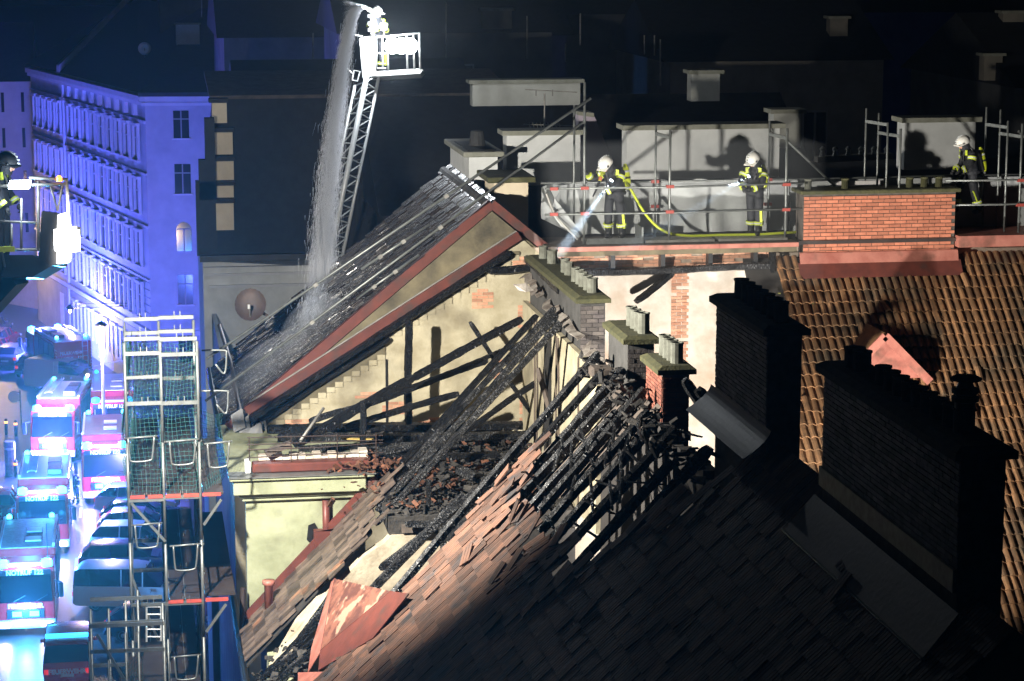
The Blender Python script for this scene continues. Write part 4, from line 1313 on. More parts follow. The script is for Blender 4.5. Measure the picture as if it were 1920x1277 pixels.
def fwin(o, u, n, s, z0, w, h, sill=True, arch=False):
    wd = fbox(MB(), o, u, n, s - w / 2, s + w / 2, z0, z0 + h, -.1, .015).build('window', 'window_glass', bl)
    fr = MB()
    fbox(fr, o, u, n, s - w / 2 - .14, s - w / 2, z0 - .05, z0 + h + .15, 0, .16)
    fbox(fr, o, u, n, s + w / 2, s + w / 2 + .14, z0 - .05, z0 + h + .15, 0, .16)
    fbox(fr, o, u, n, s - .03, s + .03, z0, z0 + h, .016, .05)
    fbox(fr, o, u, n, s - w / 2, s + w / 2, z0 + h * .66, z0 + h * .66 + .06, .016, .05)
    fbox(fr, o, u, n, s - w / 2 - .2, s + w / 2 + .2, z0 + h + .15, z0 + h + .32, 0, .3)
    fr.build('frame', 'facade_trim', wd)
    if sill:
        fbox(MB(), o, u, n, s - w / 2 - .2, s + w / 2 + .2, z0 - .16, z0 - .05, 0, .24).build('sill', 'facade_trim', wd)


FL = (4.6, 8.0, 11.4, 14.8)
for i, z in enumerate(FL):
    for k in range(9):
        fwin(C0, ul, nl, 2.2 + k * 2.25, z + .4, 1.05, 2.0)
    for k in range(5):
        fwin(C0, ul, nl, 23.6 + k * 1.9, z + .4, .95, 2.0)
for k in range(9):
    fwin(C0, ul, nl, 2.2 + k * 2.25, 1.3, 1.05, 1.9, False)
bz = MB()
for z, d, h in ((4.05, .22, .3), (7.5, .1, .14), (10.95, .1, .14), (14.3, .1, .14), (17.6, .14, .18), (19.0, .4, .35), (18.75, .25, .2)):
    fbox(bz, C0, ul, nl, 0, LL, z, z + h, 0, d)
    if z < 5 or z > 18:
        fbox(bz, C0, ur, nr, 0, 15.3, z, z + h, 0, d * .7)
bz.build('cornice', 'facade_trim', bl)
for k in range(9):
    fbox(MB(), C0, ul, nl, 2.2 + k * 2.25 - .25, 2.2 + k * 2.25 + .25, 18.0, 18.75, 0, .25).build('bracket', 'facade_trim', bl)
fbox(MB(), C0, ul, nl, 22.0, 22.25, 0, H0, 0, .14).build('downpipe', 'facade_trim', bl)
gb = MB()
fbox(gb, C0, ul, nl, 0, LL, 0, 3.9, .0, .05)
gb.build('ground_floor', 'base_wall', bl)
for k in range(6):
    fbox(MB(), C0, ul, nl, 0, 21.9, 4.9 + k * .5, 4.93 + k * .5, .0, .04).build('rustication_joint', 'base_wall', bl)
fbox(MB(), C0, ul, nl, 24.0, 25.1, 0.1, 3.3, .02, .09).build('entrance_door', 'white_wall', bl)
for (px, py0, py1, w) in ((339, 208, 260, 28), (342, 308, 364, 29), (347, 516, 572, 27), (349, 619, 681, 28)):
    p0, p1 = P(px - w / 2, py1, 'Y', 149.5), P(px + w / 2, py0, 'Y', 149.5)
    s = ((p0 + p1) / 2 - C0).dot(ur)
    ww = p1.x - p0.x
    wd = fbox(MB(), C0, ur, nr, s - ww / 2, s + ww / 2, p0.z, p1.z, -.1, .02).build('window', 'window_glass', bl)
    f_ = MB()
    fbox(f_, C0, ur, nr, s - .04, s + .04, p0.z, p1.z, .02, .05)
    fbox(f_, C0, ur, nr, s - ww / 2, s + ww / 2, p0.z + (p1.z - p0.z) * .68, p0.z + (p1.z - p0.z) * .68 + .07, .02, .05)
    f_.build('frame', 'window_frame', wd)
    fbox(MB(), C0, ur, nr, s - ww / 2 - .1, s + ww / 2 + .1, p0.z - .1, p0.z, 0, .12).build('sill', 'facade_trim', wd)
p0, p1 = P(331, 472, 'Y', 149.5), P(358, 417, 'Y', 149.5)
s = ((p0 + p1) / 2 - C0).dot(ur)
ww = p1.x - p0.x
pts = [C0 + ur * (s - ww / 2) + Z * p0.z + nr * .03, C0 + ur * (s + ww / 2) + Z * p0.z + nr * .03]
for k in range(9):
    t = math.pi * k / 8
    pts.append(C0 + ur * (s + math.cos(t) * ww / 2) + Z * (p1.z - ww / 2 + math.sin(t) * ww / 2) + nr * .03)
wd = MB().prism(pts, nr * -.1).build('arched_window', 'window_glass', bl)
f_ = MB()
fbox(f_, C0, ur, nr, s - .04, s + .04, p0.z, p1.z - ww / 2, .03, .06)
fbox(f_, C0, ur, nr, s - ww / 2, s + ww / 2, p1.z - ww / 2, p1.z - ww / 2 + .07, .03, .06)
f_.build('frame', 'window_frame', wd)
# hipped dark roof
o1, o2, o3 = C0 + V((-.4, -.5, H0)), R1 + V((0, -.6, H0)), L1 + V((-.4, .5, H0))
rg0 = V((5.2, 163, 24.3))
rg1 = V((14, 163, 24.3))
rg2 = V((.5, 186, 24.3))
rf = MB()
rf.add([o1, o2, rg1, rg0, o3, rg2], [(0, 1, 2, 3), (0, 3, 5, 4)])
rf.prism([o1, o2, o2 + V((0, 0, -.25)), o1 + V((0, 0, -.25))], (.0, .3, 0))
rf.build('roof', 'roof_dark', bl)
q0, q1 = P(331, 92, 'Y', 157), P(374, 46, 'Y', 157)
cc = MB().box(q0.x, q1.x, 157, 158.5, q0.z - 1, q1.z).build('chimney', 'facade', bl)
MB().box(q0.x - .1, q1.x + .1, 156.9, 158.6, q1.z, q1.z + .1).build('chimney_cap', 'concrete_cap', cc)
fp = [C0 + ul * 21.6 + Z * (H0 + .1), C0 + ul * 22.2 + Z * (H0 + .1)]
MB().prism([C0 + ul * 21.6 + Z * H0 + nl * .4, C0 + ul * 22.4 + Z * H0 + nl * .4, V((.1, 178, 24.6)), V((.1, 177, 24.6))], (0, 0, .5)).build('parapet_wall', 'facade', bl)
dq = thing('satellite_dish', 'small pale satellite dish on the dark roof of the blue corner house', 'dish', P(270, 95, 'Y', 155.5))
qc = P(271, 91, 'Y', 155)
MB().lathe(qc, [(.02, .12), (.2, .09), (.4, .0), (.42, -.02), (.2, .07), (.02, .1)], 16, 'Y').build('reflector', 'white_metal', dq, smooth=True)
MB().tube([qc, qc + V((0, .4, -.6))], .04, 6).build('mast', 'steel_dull', dq)
# houses closing the street on the far left
lf = thing('street_end_house', 'dim blue house closing the street at the far left', 'house', (-14, 196, 0))
MB().box(-30, -8.2, 196, 206, 0, 17.5).build('wall', 'facade', lf)
MB().prism([(-30, 195.5, 17.4), (-30, 201, 22), (-30, 206.5, 17.4)], (22, 0, 0)).build('roof', 'roof_dark', lf)
for x in (-11.6, -10.5, -8.9, -13):
    for z in (5, 8.5, 12, 14.9):
        w = MB().box(x - .12, x + .12, 195.95, 196.05, z, z + 1.6).build('window', 'window_glass', lf)
lw = thing('garden_wall', 'low cream wall along the side street', 'wall', P(40, 545, 'Z', 0))
MB().prism([P(0, 563, 'Z', 0) + V((-4, 4, 0)), P(73, 580, 'Z', 0), P(73, 580, 'Z', 0) + V((0, 0, 2.4)), P(0, 563, 'Z', 0) + V((-4, 4, 2.4))], (.3, .3, 0)).build('render', 'cream_wall', lw)
MB().beam(P(0, 563, 'Z', 0) + V((-4, 4, 2.45)), P(73, 580, 'Z', 0) + V((.1, .1, 2.45)), .5, .1).build('coping', 'concrete_cap', lw)
rr = MB().box(2.0, 2.4, 100, 142, 0, 14)

# ------------------------------------------------------------------ scaffold tower on the street side
sf = thing('scaffold_tower', 'tall galvanised scaffold tower with hanging guard loops beside the burnt house', 'scaffold', (.4, 46, 0))
SX = (-.30, .39, 1.10)
SY = (45.5, 48.0, 50.5)
for x in SX:
    for j, y in enumerate(SY):
        zt = 22.2 if j < 1 else (22.0 if j == 1 else 18.9)
        z = 0.0
        while z < zt - .2:
            z2 = min(z + 2.0, zt)
            MB().tube([(x, y, z), (x, y, z2 - .01)], .03, 7).build('standard', 'steel', sf, smooth=True)
            z = z2
TR = (22.05, 21.75, 20.8, 18.86, 16.7, 14.6, 12.5)
for j, y in enumerate(SY):
    for z in TR:
        if j == 2 and z > 19:
            continue
        for a, b in ((SX[0], SX[1]), (SX[1], SX[2])):
            dz = rnd.uniform(-.03, .03)
            MB().beam((a, y, z + dz), (b, y, z + dz), .06, .075).build('transom', 'steel', sf)
            for f_ in (.45, .62):
                MB().box(a + (b - a) * f_ - .008, a + (b - a) * f_ + .008, y - .02, y + .02, z + dz + .03, z + dz + .13).build('spigot', 'steel', sf)
MB().beam((SX[0], 45.5, 21.3), (SX[1], 45.5, 21.32), .05, .06).build('transom', 'steel', sf)
for x in SX:
    for z in (21.0, 20.0, 19.4, 17.9, 17.3, 15.7):
        if rnd.random() < .75:
            MB().tube([(x + .03, SY[0], z), (x + .03, SY[1], z), (x + .03, SY[2] if z < 19 else SY[1], z)], .022, 6).build('ledger', 'steel', sf)
for z in (18.9, 16.74, 14.64):
    for a, b in ((SX[1], SX[2]), (SX[0], SX[1])):
        if a < 0 and z == 16.74:
            continue
        for i in range(2):
            w = (b - a - .1) / 2
            MB().box(a + .05 + i * w + .004, a + .05 + (i + 1) * w - .004, SY[0] + .05, SY[2] + 2.4, z, z + .045).build('deck_board', 'deck_board', sf)
            MB().box(a + .05 + i * w, a + .05 + i * w + .012, SY[0] + .05, SY[2] + 2.4, z + .046, z + .056).build('deck_edge', 'steel_dull', sf)
        for i in range(2):
            w = (b - a) / 2
            MB().box(a + i * w + .03, a + (i + 1) * w - .03, SY[0] - .045, SY[0] - .03, z - .02, z + .05).build('deck_sticker', 'red_sticker' if rnd.random() < .75 else 'white_sticker', sf)
MB().box(SX[2] + .05, 1.55, SY[0], SY[2], 18.9, 18.95).build('bracket_deck', 'deck_board', sf)
MB().box(SX[2] + .04, 1.5, SY[0] - .04, SY[0] - .02, 18.88, 18.95).build('deck_sticker', 'red_sticker', sf)
MB().box(SX[2] + .05, 1.75, SY[0] + .3, SY[2] + 2, 16.74, 16.79).build('bracket_deck', 'deck_board', sf)
MB().box(SX[2] + .05, 1.6, SY[0] - .02, SY[0] + .02, 16.72, 16.79).build('deck_sticker', 'red_sticker', sf)
for a, b, y in (((SX[0] + .05, 18.8), (SX[1], 18.0), 45.45), ((1.5, 18.8), (1.15, 18.3), 45.48), ((1.55, 16.65), (1.15, 16.1), 45.48), ((SX[0], 16.6), (SX[1], 14.7), 48)):
    MB().beam((a[0], y, a[1]), (b[0], y, b[1]), .05, .06, (0, 1, 0)).build('diagonal_brace', 'steel', sf)


def loop(px0, py0, px1, py1, y, flip=False, mat='steel'):
    a, b, c, d = P(px0, py0, 'Y', y), P(px0 + 4, py1, 'Y', y), P(px1 - 4, py1 - 3, 'Y', y), P(px1, py0 - 4, 'Y', y)
    pts = [a, a.lerp(b, .8), b.lerp(c, .12), b.lerp(c, .88), c.lerp(d, .2), d]
    m = MB().tube(cat_path(pts, 4), .02, 6)
    m.tube([a - (d - a) * .15, d + (d - a) * .12], .02, 6)
    m.build('guard_loop', mat, sf, smooth=True)


for q in ((240, 822, 289, 866), (318, 828, 367, 872), (389, 832, 430, 877), (325, 1024, 371, 1070), (327, 1232, 372, 1275), (253, 985, 299, 1028)):
    loop(*q, 45.42)
for q in ((378, 657, 425, 700), (378, 733, 428, 775)):
    a, b, c = P(q[0], q[1], 'Y', 46.5), P(q[2], q[1], 'Y', 46.5), P(q[2] - 4, q[3], 'Y', 46.5)
    MB().tube(cat_path([a, b.lerp(a, .1), b.lerp(c, .15), c, c.lerp(a, .4)], 5), .02, 6).build('guard_loop', 'steel', sf, smooth=True)
for x in (275, 302):
    a, b = P(x, 1130, 'Y', 47), P(x, 1210, 'Y', 47)
    MB().tube([a, b], .022, 6).build('ladder_rail', 'white_metal', sf)
for y in range(1138, 1210, 14):
    MB().tube([P(275, y, 'Y', 47), P(302, y, 'Y', 47)], .015, 5).build('ladder_rung', 'white_metal', sf)
# stair bay in front, lower
s2 = thing('scaffold_bay', 'lower scaffold bay with netting in front of the tower at the bottom left', 'scaffold', (-.8, 44, 0))
for x in (-1.1, -.75, -.42, -.18, .3):
    for y in (43.4, 45.2):
        zt = 17.2 if x > -1 else 16.9
        MB().tube([(x, y, 9), (x, y, zt - rnd.uniform(0, .5))], .026, 7).build('standard', 'steel', s2, smooth=True)
for z in (16.95, 16.45, 15.6, 14.9, 14.2):
    for y in (43.4, 45.2):
        MB().beam((-1.1, y, z), (.3, y, z + rnd.uniform(-.02, .02)), .05, .07).build('transom', 'steel', s2)
for z, a, b in ((15.62, -.4, .28), (14.95, -.6, .28)):
    MB().box(a, b, 43.45, 46.4, z, z + .045).build('deck_board', 'deck_board', s2)
MB().beam((-.95, 43.35, 16.8), (-.1, 43.35, 15.2), .05, .06, (0, 1, 0)).build('diagonal_brace', 'steel', s2)
MB().box(-.25, .1, 43.32, 43.36, 15.6, 15.66).build('deck_sticker', 'green_net', s2)


def net(label, corners, nu, nv, sag=.1, r=.0045, name='safety_net'):
    a, b, c, d = [V(p) for p in corners]
    m = MB()
    def pt(u, v):
        p = a.lerp(b, u).lerp(d.lerp(c, u), v)
        return p + V((.05 * math.sin(7 * v + 3 * u), sag * math.sin(math.pi * u) * math.sin(math.pi * v) + .05 * math.sin(9 * u + 4 * v), -.05 * math.sin(math.pi * u)))
    for i in range(nu + 1):
        m.tube([pt(i / nu, k / 14) for k in range(15)], r, 3, cap=False)
    for k in range(nv + 1):
        m.tube([pt(i / 14, k / nv) for i in range(15)], r, 3, cap=False)
    return m.build(name, 'green_net', label=label, cat='net')


net('green safety net stretched across the upper left bay of the scaffold tower', [(-.3, 45.6, 22.0), (.39, 45.6, 22.0), (.39, 45.6, 18.95), (-.3, 45.6, 18.95)], 9, 36)
net('green safety net stretched across the upper right bay of the scaffold tower', [(.39, 45.6, 21.95), (1.1, 45.6, 22.0), (1.1, 45.6, 18.95), (.39, 45.6, 18.95)], 9, 36)
net('bunched dark green net along the left scaffold standards', [(-.36, 46.0, 21.9), (-.16, 47.4, 21.9), (-.16, 47.4, 18.9), (-.36, 46.0, 18.9)], 22, 44, .05)
net('green net draped from the scaffold towards the burnt corner', [(1.1, 45.6, 20.6), (1.6, 46.6, 20.3), (1.65, 46.6, 19.0), (1.1, 45.6, 18.95)], 12, 18, .25)
net('torn green net hanging on the lower scaffold bay', [(-1.0, 43.5, 15.9), (-.1, 43.5, 16.4), (0, 43.5, 14), (-.8, 43.5, 14)], 14, 26, .2)

# ------------------------------------------------------------------ near rescue platform with the flood light
pl = thing('rescue_platform', 'rescue platform cage with blazing flood light at the left edge', 'aerial platform', PD(40, 505, 40))
def L(px, py, d=40):
    return PD(px, py, d)
for a, b, r in (((55, 333), (128, 337), .03), ((-40, 352), (60, 345), .03), ((60, 347), (125, 345), .03), ((125, 338), (128, 400), .028), ((72, 340), (72, 470), .028), ((40, 372), (40, 470), .022),
                ((0, 415), (75, 418), .022), ((0, 468), (75, 468), .022), ((95, 350), (108, 395), .02), ((118, 345), (108, 395), .02), ((-30, 345), (-30, 500), .03), ((22, 420), (22, 468), .02)):
    MB().tube([L(*a), L(*b)], r, 7).build('cage_rail', 'steel_dull', pl, smooth=True)
for a, b in (((55, 333), (128, 337)), ((-40, 352), (125, 345)), ((-40, 468), (75, 468))):
    MB().tube([L(*a, 41.1), L(*b, 41.1)], .028, 7).build('cage_rail', 'steel_dull', pl, smooth=True)
MB().prism([L(-60, 478), L(60, 478), L(100, 497), L(60, 520), L(-60, 520)], FW * 1.1).build('cage_floor', 'dark_sheet', pl)
MB().prism([L(78, 395), L(108, 398), L(108, 498), L(70, 500)], FW * .9).build('control_panel', 'dark_sheet', pl, bevel=.02)
MB().prism([L(106, 402), L(126, 398), L(131, 440), L(128, 492), L(104, 496)], FW * .25).build('front_panel', 'white_paint', pl, bevel=.02)
fb = MB().beam(L(126, 440, 40.25), L(133, 442, 40.5), .34, .30).build('flood_housing', 'dark_sheet', pl)
MB().beam(LAMP + V((-.16, -.22, .0)), LAMP + V((-.08, -.1, .0)), .40, .34).build('flood_lens', 'flood_light', pl)
MB().lathe(L(111, 340, 39.9), [(.05, 0), (.05, .07), (.02, .1)], 10).build('marker_lamp', 'amber_light', pl)
MB().box(L(20, 335).x, L(58, 335).x, 39.9, 40.6, L(40, 345).z, L(40, 337).z).build('work_light', 'torch_light', pl)
bm_ = MB()
bm_.beam(L(30, 515, 40.6), L(-160, 720, 42), .35, .4)
bm_.build('boom', 'dark_sheet', pl)
for o in (-.15, .15):
    MB().tube([L(0, 460, 39.7), L(8, 500, 39.6), L(-30, 600, 40)], .03, 6).build('hydraulic_hose', 'rubber', pl)
MB().box(L(2, 460).x, L(32, 460).x, 39.7, 39.72, L(20, 460).z, L(20, 450).z).build('reflective_strip', 'hi_vis', pl)

# ------------------------------------------------------------------ far turntable ladder with cage
ld = thing('turntable_ladder', 'steel truss turntable ladder raised behind the wet roof', 'ladder', PD(560, 700, 70))
def D3(px, py, d=87.0):
    return PD(px, py, d - 17)
ch3 = [((585, 540), (666, 160), 87.0), ((607, 540), (688, 140), 86.7), ((632, 530), (711, 140), 87.4)]
for (a, b, d), r in zip(ch3, (.05, .085, .055)):
    MB().tube([D3(*a, d), D3(*b, d)], r, 7).build('ladder_chord', 'white_metal', ld, smooth=True)
def lp(i, t):
    a, b, d = ch3[i]
    return D3(a[0] + (b[0] - a[0]) * t, a[1] + (b[1] - a[1]) * t, d)
n = 14
for k in range(n):
    t0, t1, t2 = k / n, (k + .5) / n, (k + 1) / n
    for i in (0, 2):
        MB().tube([lp(i, t0), lp(1, t1)], .022, 5).build('lattice', 'white_metal', ld)
        MB().tube([lp(1, t1), lp(i, t2)], .022, 5).build('lattice', 'white_metal', ld)
for k in range(26):
    t = (k + .5) / 26
    MB().tube([lp(1, t) + FW * .25, lp(2, t) + FW * .25], .018, 5).build('ladder_rung', 'steel_dull', ld)
cg = thing('ladder_cage', 'ladder cage with blinding flood lights at the top of the ladder', 'aerial platform', D3(740, 138))
MB().prism([D3(673, 72), D3(701, 64), D3(706, 143), D3(679, 146)], FW * .4).build('shield_plate', 'white_metal', cg, bevel=.02)
tri = MB().prism([D3(674, 87, 86.97), D3(687, 72, 86.97), D3(688, 101, 86.97)], FW * .005)
tri.build('warning_triangle', 'steel_dull', cg)
MB().prism([D3(703, 134), D3(788, 128), D3(793, 131), D3(788, 138), D3(706, 143)], FW * 1.2).build('cage_floor', 'white_metal', cg)
for (a, b) in (((705, 70), (788, 62)), ((706, 100), (724, 100)), ((706, 128), (724, 128)), ((705, 70), (706, 130)), ((717, 70), (718, 130)), ((726, 70), (728, 132)), ((775, 65), (777, 130)), ((786, 62), (788, 130)), ((762, 66), (764, 130))):
    for dd in (0, 1.3):
        MB().tube([D3(*a, 87 + dd), D3(*b, 87 + dd)], .03, 6).build('cage_rail', 'white_metal', cg, smooth=True)
for px, py in ((736, 86), (752, 86), (768, 86)):
    c = D3(px, py, 86.75)
    MB().lathe(c, [(.16, .1), (.24, .0), (.24, -.03), (.01, -.05)], 18, 'Y').build('flood_lens', 'flood_light', cg)
c = D3(719, 50, 86.7)
MB().lathe(c, [(.1, .1), (.12, .0), (.01, -.02)], 12, 'Y').build('search_light', 'flood_light', cg)
lamp('search_light_glow', 'POINT', D3(712, 40, 86.0), 900, (.9, .96, 1.0), shadow_soft_size=.1)
MB().tube([D3(720, 66), D3(719, 52, 86.9)], .03, 6).build('lamp_post', 'steel_dull', cg)
MB().tube(cat_path([D3(699, 66, 86.8), D3(697, 45, 86.8), D3(700, 28, 86.8), D3(696, 20, 86.7), D3(690, 17, 86.5)], 5), .07, 8).build('water_monitor', 'steel_dull', cg, smooth=True)
for y in (30, 44, 56):
    MB().lathe(D3(697, y, 86.8), [(.13, -.05), (.13, .05)], 10).build('monitor_joint', 'white_metal', cg)
MB().tube(cat_path([D3(680, 68), D3(652, 66), D3(640, 90), D3(642, 115), D3(660, 138)], 6), .02, 6).build('cable', 'white_metal', cg)
MB().tube([D3(660, 150), D3(664, 132), D3(675, 134), D3(670, 152), D3(660, 150)], .025, 5).build('step_bracket', 'white_metal', cg)

# water jet: thousands of falling streaks along one arc from the monitor to the wet roof
wt = MB()
path = []
end = roofn(585, 610, .05)
img = [(690, 15), (676, 13), (664, 26), (654, 60), (645, 110), (637, 170), (628, 240), (620, 320), (612, 400), (606, 470), (603, 540), (590, 615)]
dep = [69.6, 69.5, 69.2, 68.4, 67.4, 66, 64.6, 63.2, 61.8, 60.4, 59.2, (end - EYE).dot(FW)]
pts = cat_path([PD(x, y, d) for (x, y), d in zip(img, dep)], 10)
rw = random.Random(11)
for i in range(24000):
    t = rw.random() ** .9
    k = t * (len(pts) - 2)
    j = int(k)
    p = pts[j].lerp(pts[j + 1], k - j)
    d = (pts[j + 1] - pts[j]).normalized()
    sp = .04 + .20 * min(1, t * 1.6) + .1 * max(0, t - .8) * 5
    p = p + V((rw.gauss(0, sp * .62), rw.gauss(0, sp), rw.gauss(0, sp * .4)))
    ln = rw.uniform(.12, .7)
    wd = rw.uniform(.0016, .0045) * (1.6 if t < .3 else 1)
    d = (d + V((rw.gauss(0, .06), rw.gauss(0, .06), 0))).normalized()
    s_ = RT * wd
    f_ = FW * wd
    wt.add([p - s_ - f_, p + s_ - f_, p + f_, p + d * ln], [(0, 1, 3), (1, 2, 3), (2, 0, 3)])
wt.build('water_jet', 'water', label='white water jet falling from the ladder monitor onto the wet roof', cat='water', kind='stuff')
sp_ = MB()
for i in range(4000):
    u, v = rw.gauss(0, 1), rw.gauss(0, 1)
    x = end.x + u * .9 - abs(v) * .5
    y = end.y + rw.gauss(0, 1.2)
    if y < 51.9 or x > 7 or x < 1.9:
        continue
    p = V((x, y, zn(x) + .03 + abs(rw.gauss(0, .22)) * max(.2, 1 - abs(u) * .4)))
    w = rw.uniform(.002, .006)
    sp_.add([p + V((-w, 0, 0)), p + V((w, 0, 0)), p + V((0, w, 0)), p + V((0, 0, w * 2))], [(0, 1, 3), (1, 2, 3), (2, 0, 3), (0, 2, 1)])
sp_.build('water_spray', 'water', label='fine spray bouncing off the wet roof tiles', cat='water', kind='stuff')

# ------------------------------------------------------------------ fire fighters
def person(label, loc, rotz, J, lean=None, tank=None, helmet='helmet_white', gloves='glove', scale=1.0, bands=True, cat='person', detail=True):
    """J: joint positions in metres, x to the right of the figure's picture plane, y away, z up; feet on z = 0"""
    root = thing('person', label, cat, loc, 'fire fighters at work', rotz, local=True)
    root.scale = (scale,) * 3
    J = {k: V(v) for k, v in J.items()}
    me = bpy.data.meshes.new('body')
    bm = bmesh.new()
    sk = bm.verts.layers.skin.verify()
    vd = {}
    for k, r in (('pelvis', .155), ('waist', .16), ('chest', .175), ('neck', .075), ('headb', .08), ('lsh', .085), ('lel', .068), ('lwr', .05), ('rsh', .085), ('rel', .068), ('rwr', .05),
                 ('lhip', .13), ('lkn', .105), ('lan', .085), ('rhip', .13), ('rkn', .105), ('ran', .085)):
        v = bm.verts.new(J[k])
        v[sk].radius = (r, r * .9)
        vd[k] = v
    vd['pelvis'][sk].use_root = True
    for a, b in (('pelvis', 'waist'), ('waist', 'chest'), ('chest', 'neck'), ('neck', 'headb'), ('chest', 'lsh'), ('lsh', 'lel'), ('lel', 'lwr'), ('chest', 'rsh'), ('rsh', 'rel'), ('rel', 'rwr'),
                 ('pelvis', 'lhip'), ('lhip', 'lkn'), ('lkn', 'lan'), ('pelvis', 'rhip'), ('rhip', 'rkn'), ('rkn', 'ran')):
        bm.edges.new((vd[a], vd[b]))
    bm.to_mesh(me)
    bm.free()
    me.materials.append(M('suit'))
    o = bpy.data.objects.new('body', me)
    sc.collection.objects.link(o)
    o.parent = root
    OFF[o] = V((0, 0, 0))
    m = o.modifiers.new('skin', 'SKIN')
    m.use_smooth_shade = True
    s = o.modifiers.new('sub', 'SUBSURF')
    s.levels = s.render_levels = 2
    hd = J['head']
    fd = J['face'].normalized()
    rd = fd.cross(V((0, 0, 1))).normalized()
    ud = rd.cross(fd).normalized()
    hm = frame(hd, rd, fd, ud)
    def hb(b):
        b.v = [hm @ v for v in b.v]
        return b
    f = MB().ball((0, .02, -.02), .098, 12, 9, (.82, .95, 1.2))
    f.ball((0, .115, -.035), .02, 8, 6, (.8, 1, 1.4))
    f.ball((-.085, .0, -.03), .02, 6, 5, (.5, 1, 1.5)).ball((.085, .0, -.03), .02, 6, 5, (.5, 1, 1.5))
    hb(f).build('face', 'skin', root, smooth=True)
    e = MB().ball((-.034, .1, .0), .012, 6, 5).ball((.034, .1, .0), .012, 6, 5)
    e.box(-.03, .03, .098, .108, -.085, -.077)
    hb(e).build('eyes_and_mouth', 'visor', root)
    h = MB()
    prof = [(.145, -.03), (.15, .02), (.142, .075), (.115, .12), (.07, .148), (.02, .158)]
    h.lathe((0, -.005, .035), prof, 16)
    h.v = [V((v.x * .93, v.y * 1.12 + (.0 if v.z > .03 else .0), v.z)) for v in h.v]
    hel = hb(h).build('helmet', helmet, root, smooth=True)
    r_ = MB().beam((0, .16, .075), (0, -.15, .075), .03, .0)
    r_ = MB()
    for k in range(9):
        t = math.pi * (k + .5) / 9
        a = V((0, .17 * math.cos(t), .05 + .152 * math.sin(t)))
        r_.box(a.x - .012, a.x + .012, a.y - .03, a.y + .03, a.z - .012, a.z + .012)
    hb(r_).build('helmet_ridge', 'silver_band', hel)
    hb(MB().box(-.14, .14, .02, .175, .005, .03)).build('helmet_brim', helmet, hel)
    hb(MB().lathe((0, -.02, -.13), [(.13, 0), (.115, .08), (.12, .12)], 12)).build('neck_guard', 'suit', hel)
    hb(MB().ball((.14, .06, .04), .022, 6, 5).ball((-.14, .06, .04), .022, 6, 5)).build('helmet_lamp', 'plastic_black', hel)
    for s_, w, el in (('l', 'lwr', 'lel'), ('r', 'rwr', 'rel')):
        d = (J[w] - J[el]).normalized()
        sd = d.cross(V((0, 0, 1)))
        sd = sd.normalized() if sd.length > .05 else V((1, 0, 0))
        up_ = sd.cross(d)
        g = MB()
        c = J[w] + d * .06
        g.ball(c, .045, 8, 6)
        for i, (o_, ln) in enumerate(((-.032, .055), (-.011, .065), (.011, .06), (.032, .048))):
            a = c + sd * o_ + d * .03
            b = a + d * ln * .6
            g.tube([a, b, b + d * ln * .25 - up_ * .03, b - up_ * .055], .011, 6, .009)
        a = c + sd * (.04 if s_ == 'l' else -.04)
        g.tube([a, a + d * .03 - up_ * .02 + sd * (.012 if s_ == 'l' else -.012), a + d * .055 - up_ * .04], .012, 6, .01)
        g.build('glove', gloves, root, smooth=True)
    for a, kx in (('lan', -1), ('ran', 1)):
        b = MB()
        t = J.get(a + 't', J[a] + V((.0, -.14, -.05)))
        dd = (t - J[a])
        dd.z = 0
        dd.normalize()
        p = V((J[a].x, J[a].y, 0))
        b.tube([J[a] + V((0, 0, .16)), J[a] + V((0, 0, .0)), p + V((0, 0, .05))], .078, 10, .07)
        b.ball(p + dd * .07 + V((0, 0, .05)), .06, 10, 7, (1 + abs(dd.x) * 1.0, 1 + abs(dd.y) * 1.0, .85))
        b.build('boot', 'boot', root, smooth=True)
    if bands:
        def ring(a, b, t, w, r, mat, name='reflective_band'):
            p, q = J[a], J[b]
            d = (q - p).normalized()
            c = p.lerp(q, t)
            MB().tube([c - d * w / 2, c + d * w / 2], r, 12).build(name, mat, root, smooth=False)
        for a, b, t, r in (('lkn', 'lan', .55, .112), ('rkn', 'ran', .55, .112), ('lel', 'lwr', .72, .078), ('rel', 'rwr', .72, .078), ('lsh', 'lel', .35, .1), ('rsh', 'rel', .35, .1)):
            ring(a, b, t, .075, r, 'hi_vis')
            ring(a, b, t, .026, r + .003, 'silver_band')
        # stripe down the outside of one trouser leg, jacket hem band
        k, a = J['rkn'], J['ran']
        MB().beam(k + V((.07, -.075, .05)), a + V((.075, -.075, .12)), .05, .02, (0, 1, 0)).build('trouser_stripe', 'hi_vis', root)
        p = J['pelvis'].lerp(J['waist'], .1)
        MB().lathe(p, [(.195, -.03), (.2, .0), (.195, .03)], 14).build('jacket_hem', 'suit', root)
        for s_ in ('l', 'r'):
            a = J['chest'].lerp(J[s_ + 'sh'], .65) + V((0, -.125, .05))
            MB().beam(a + V((0, 0, .05)), a + V((0, .0, -.07)), .085, .02, (0, 1, 0)).build('chest_patch', 'hi_vis', root)
            st = J['chest'].lerp(J[s_ + 'sh'], .45)
            MB().tube(cat_path([st + V((0, .13, .05)), st + V((0, 0, .16)), st + V((0, -.15, .05)), J['waist'].lerp(st, .4) + V((0, -.18, 0))], 4), .02, 6).build('harness_strap', 'suit_grey', root)
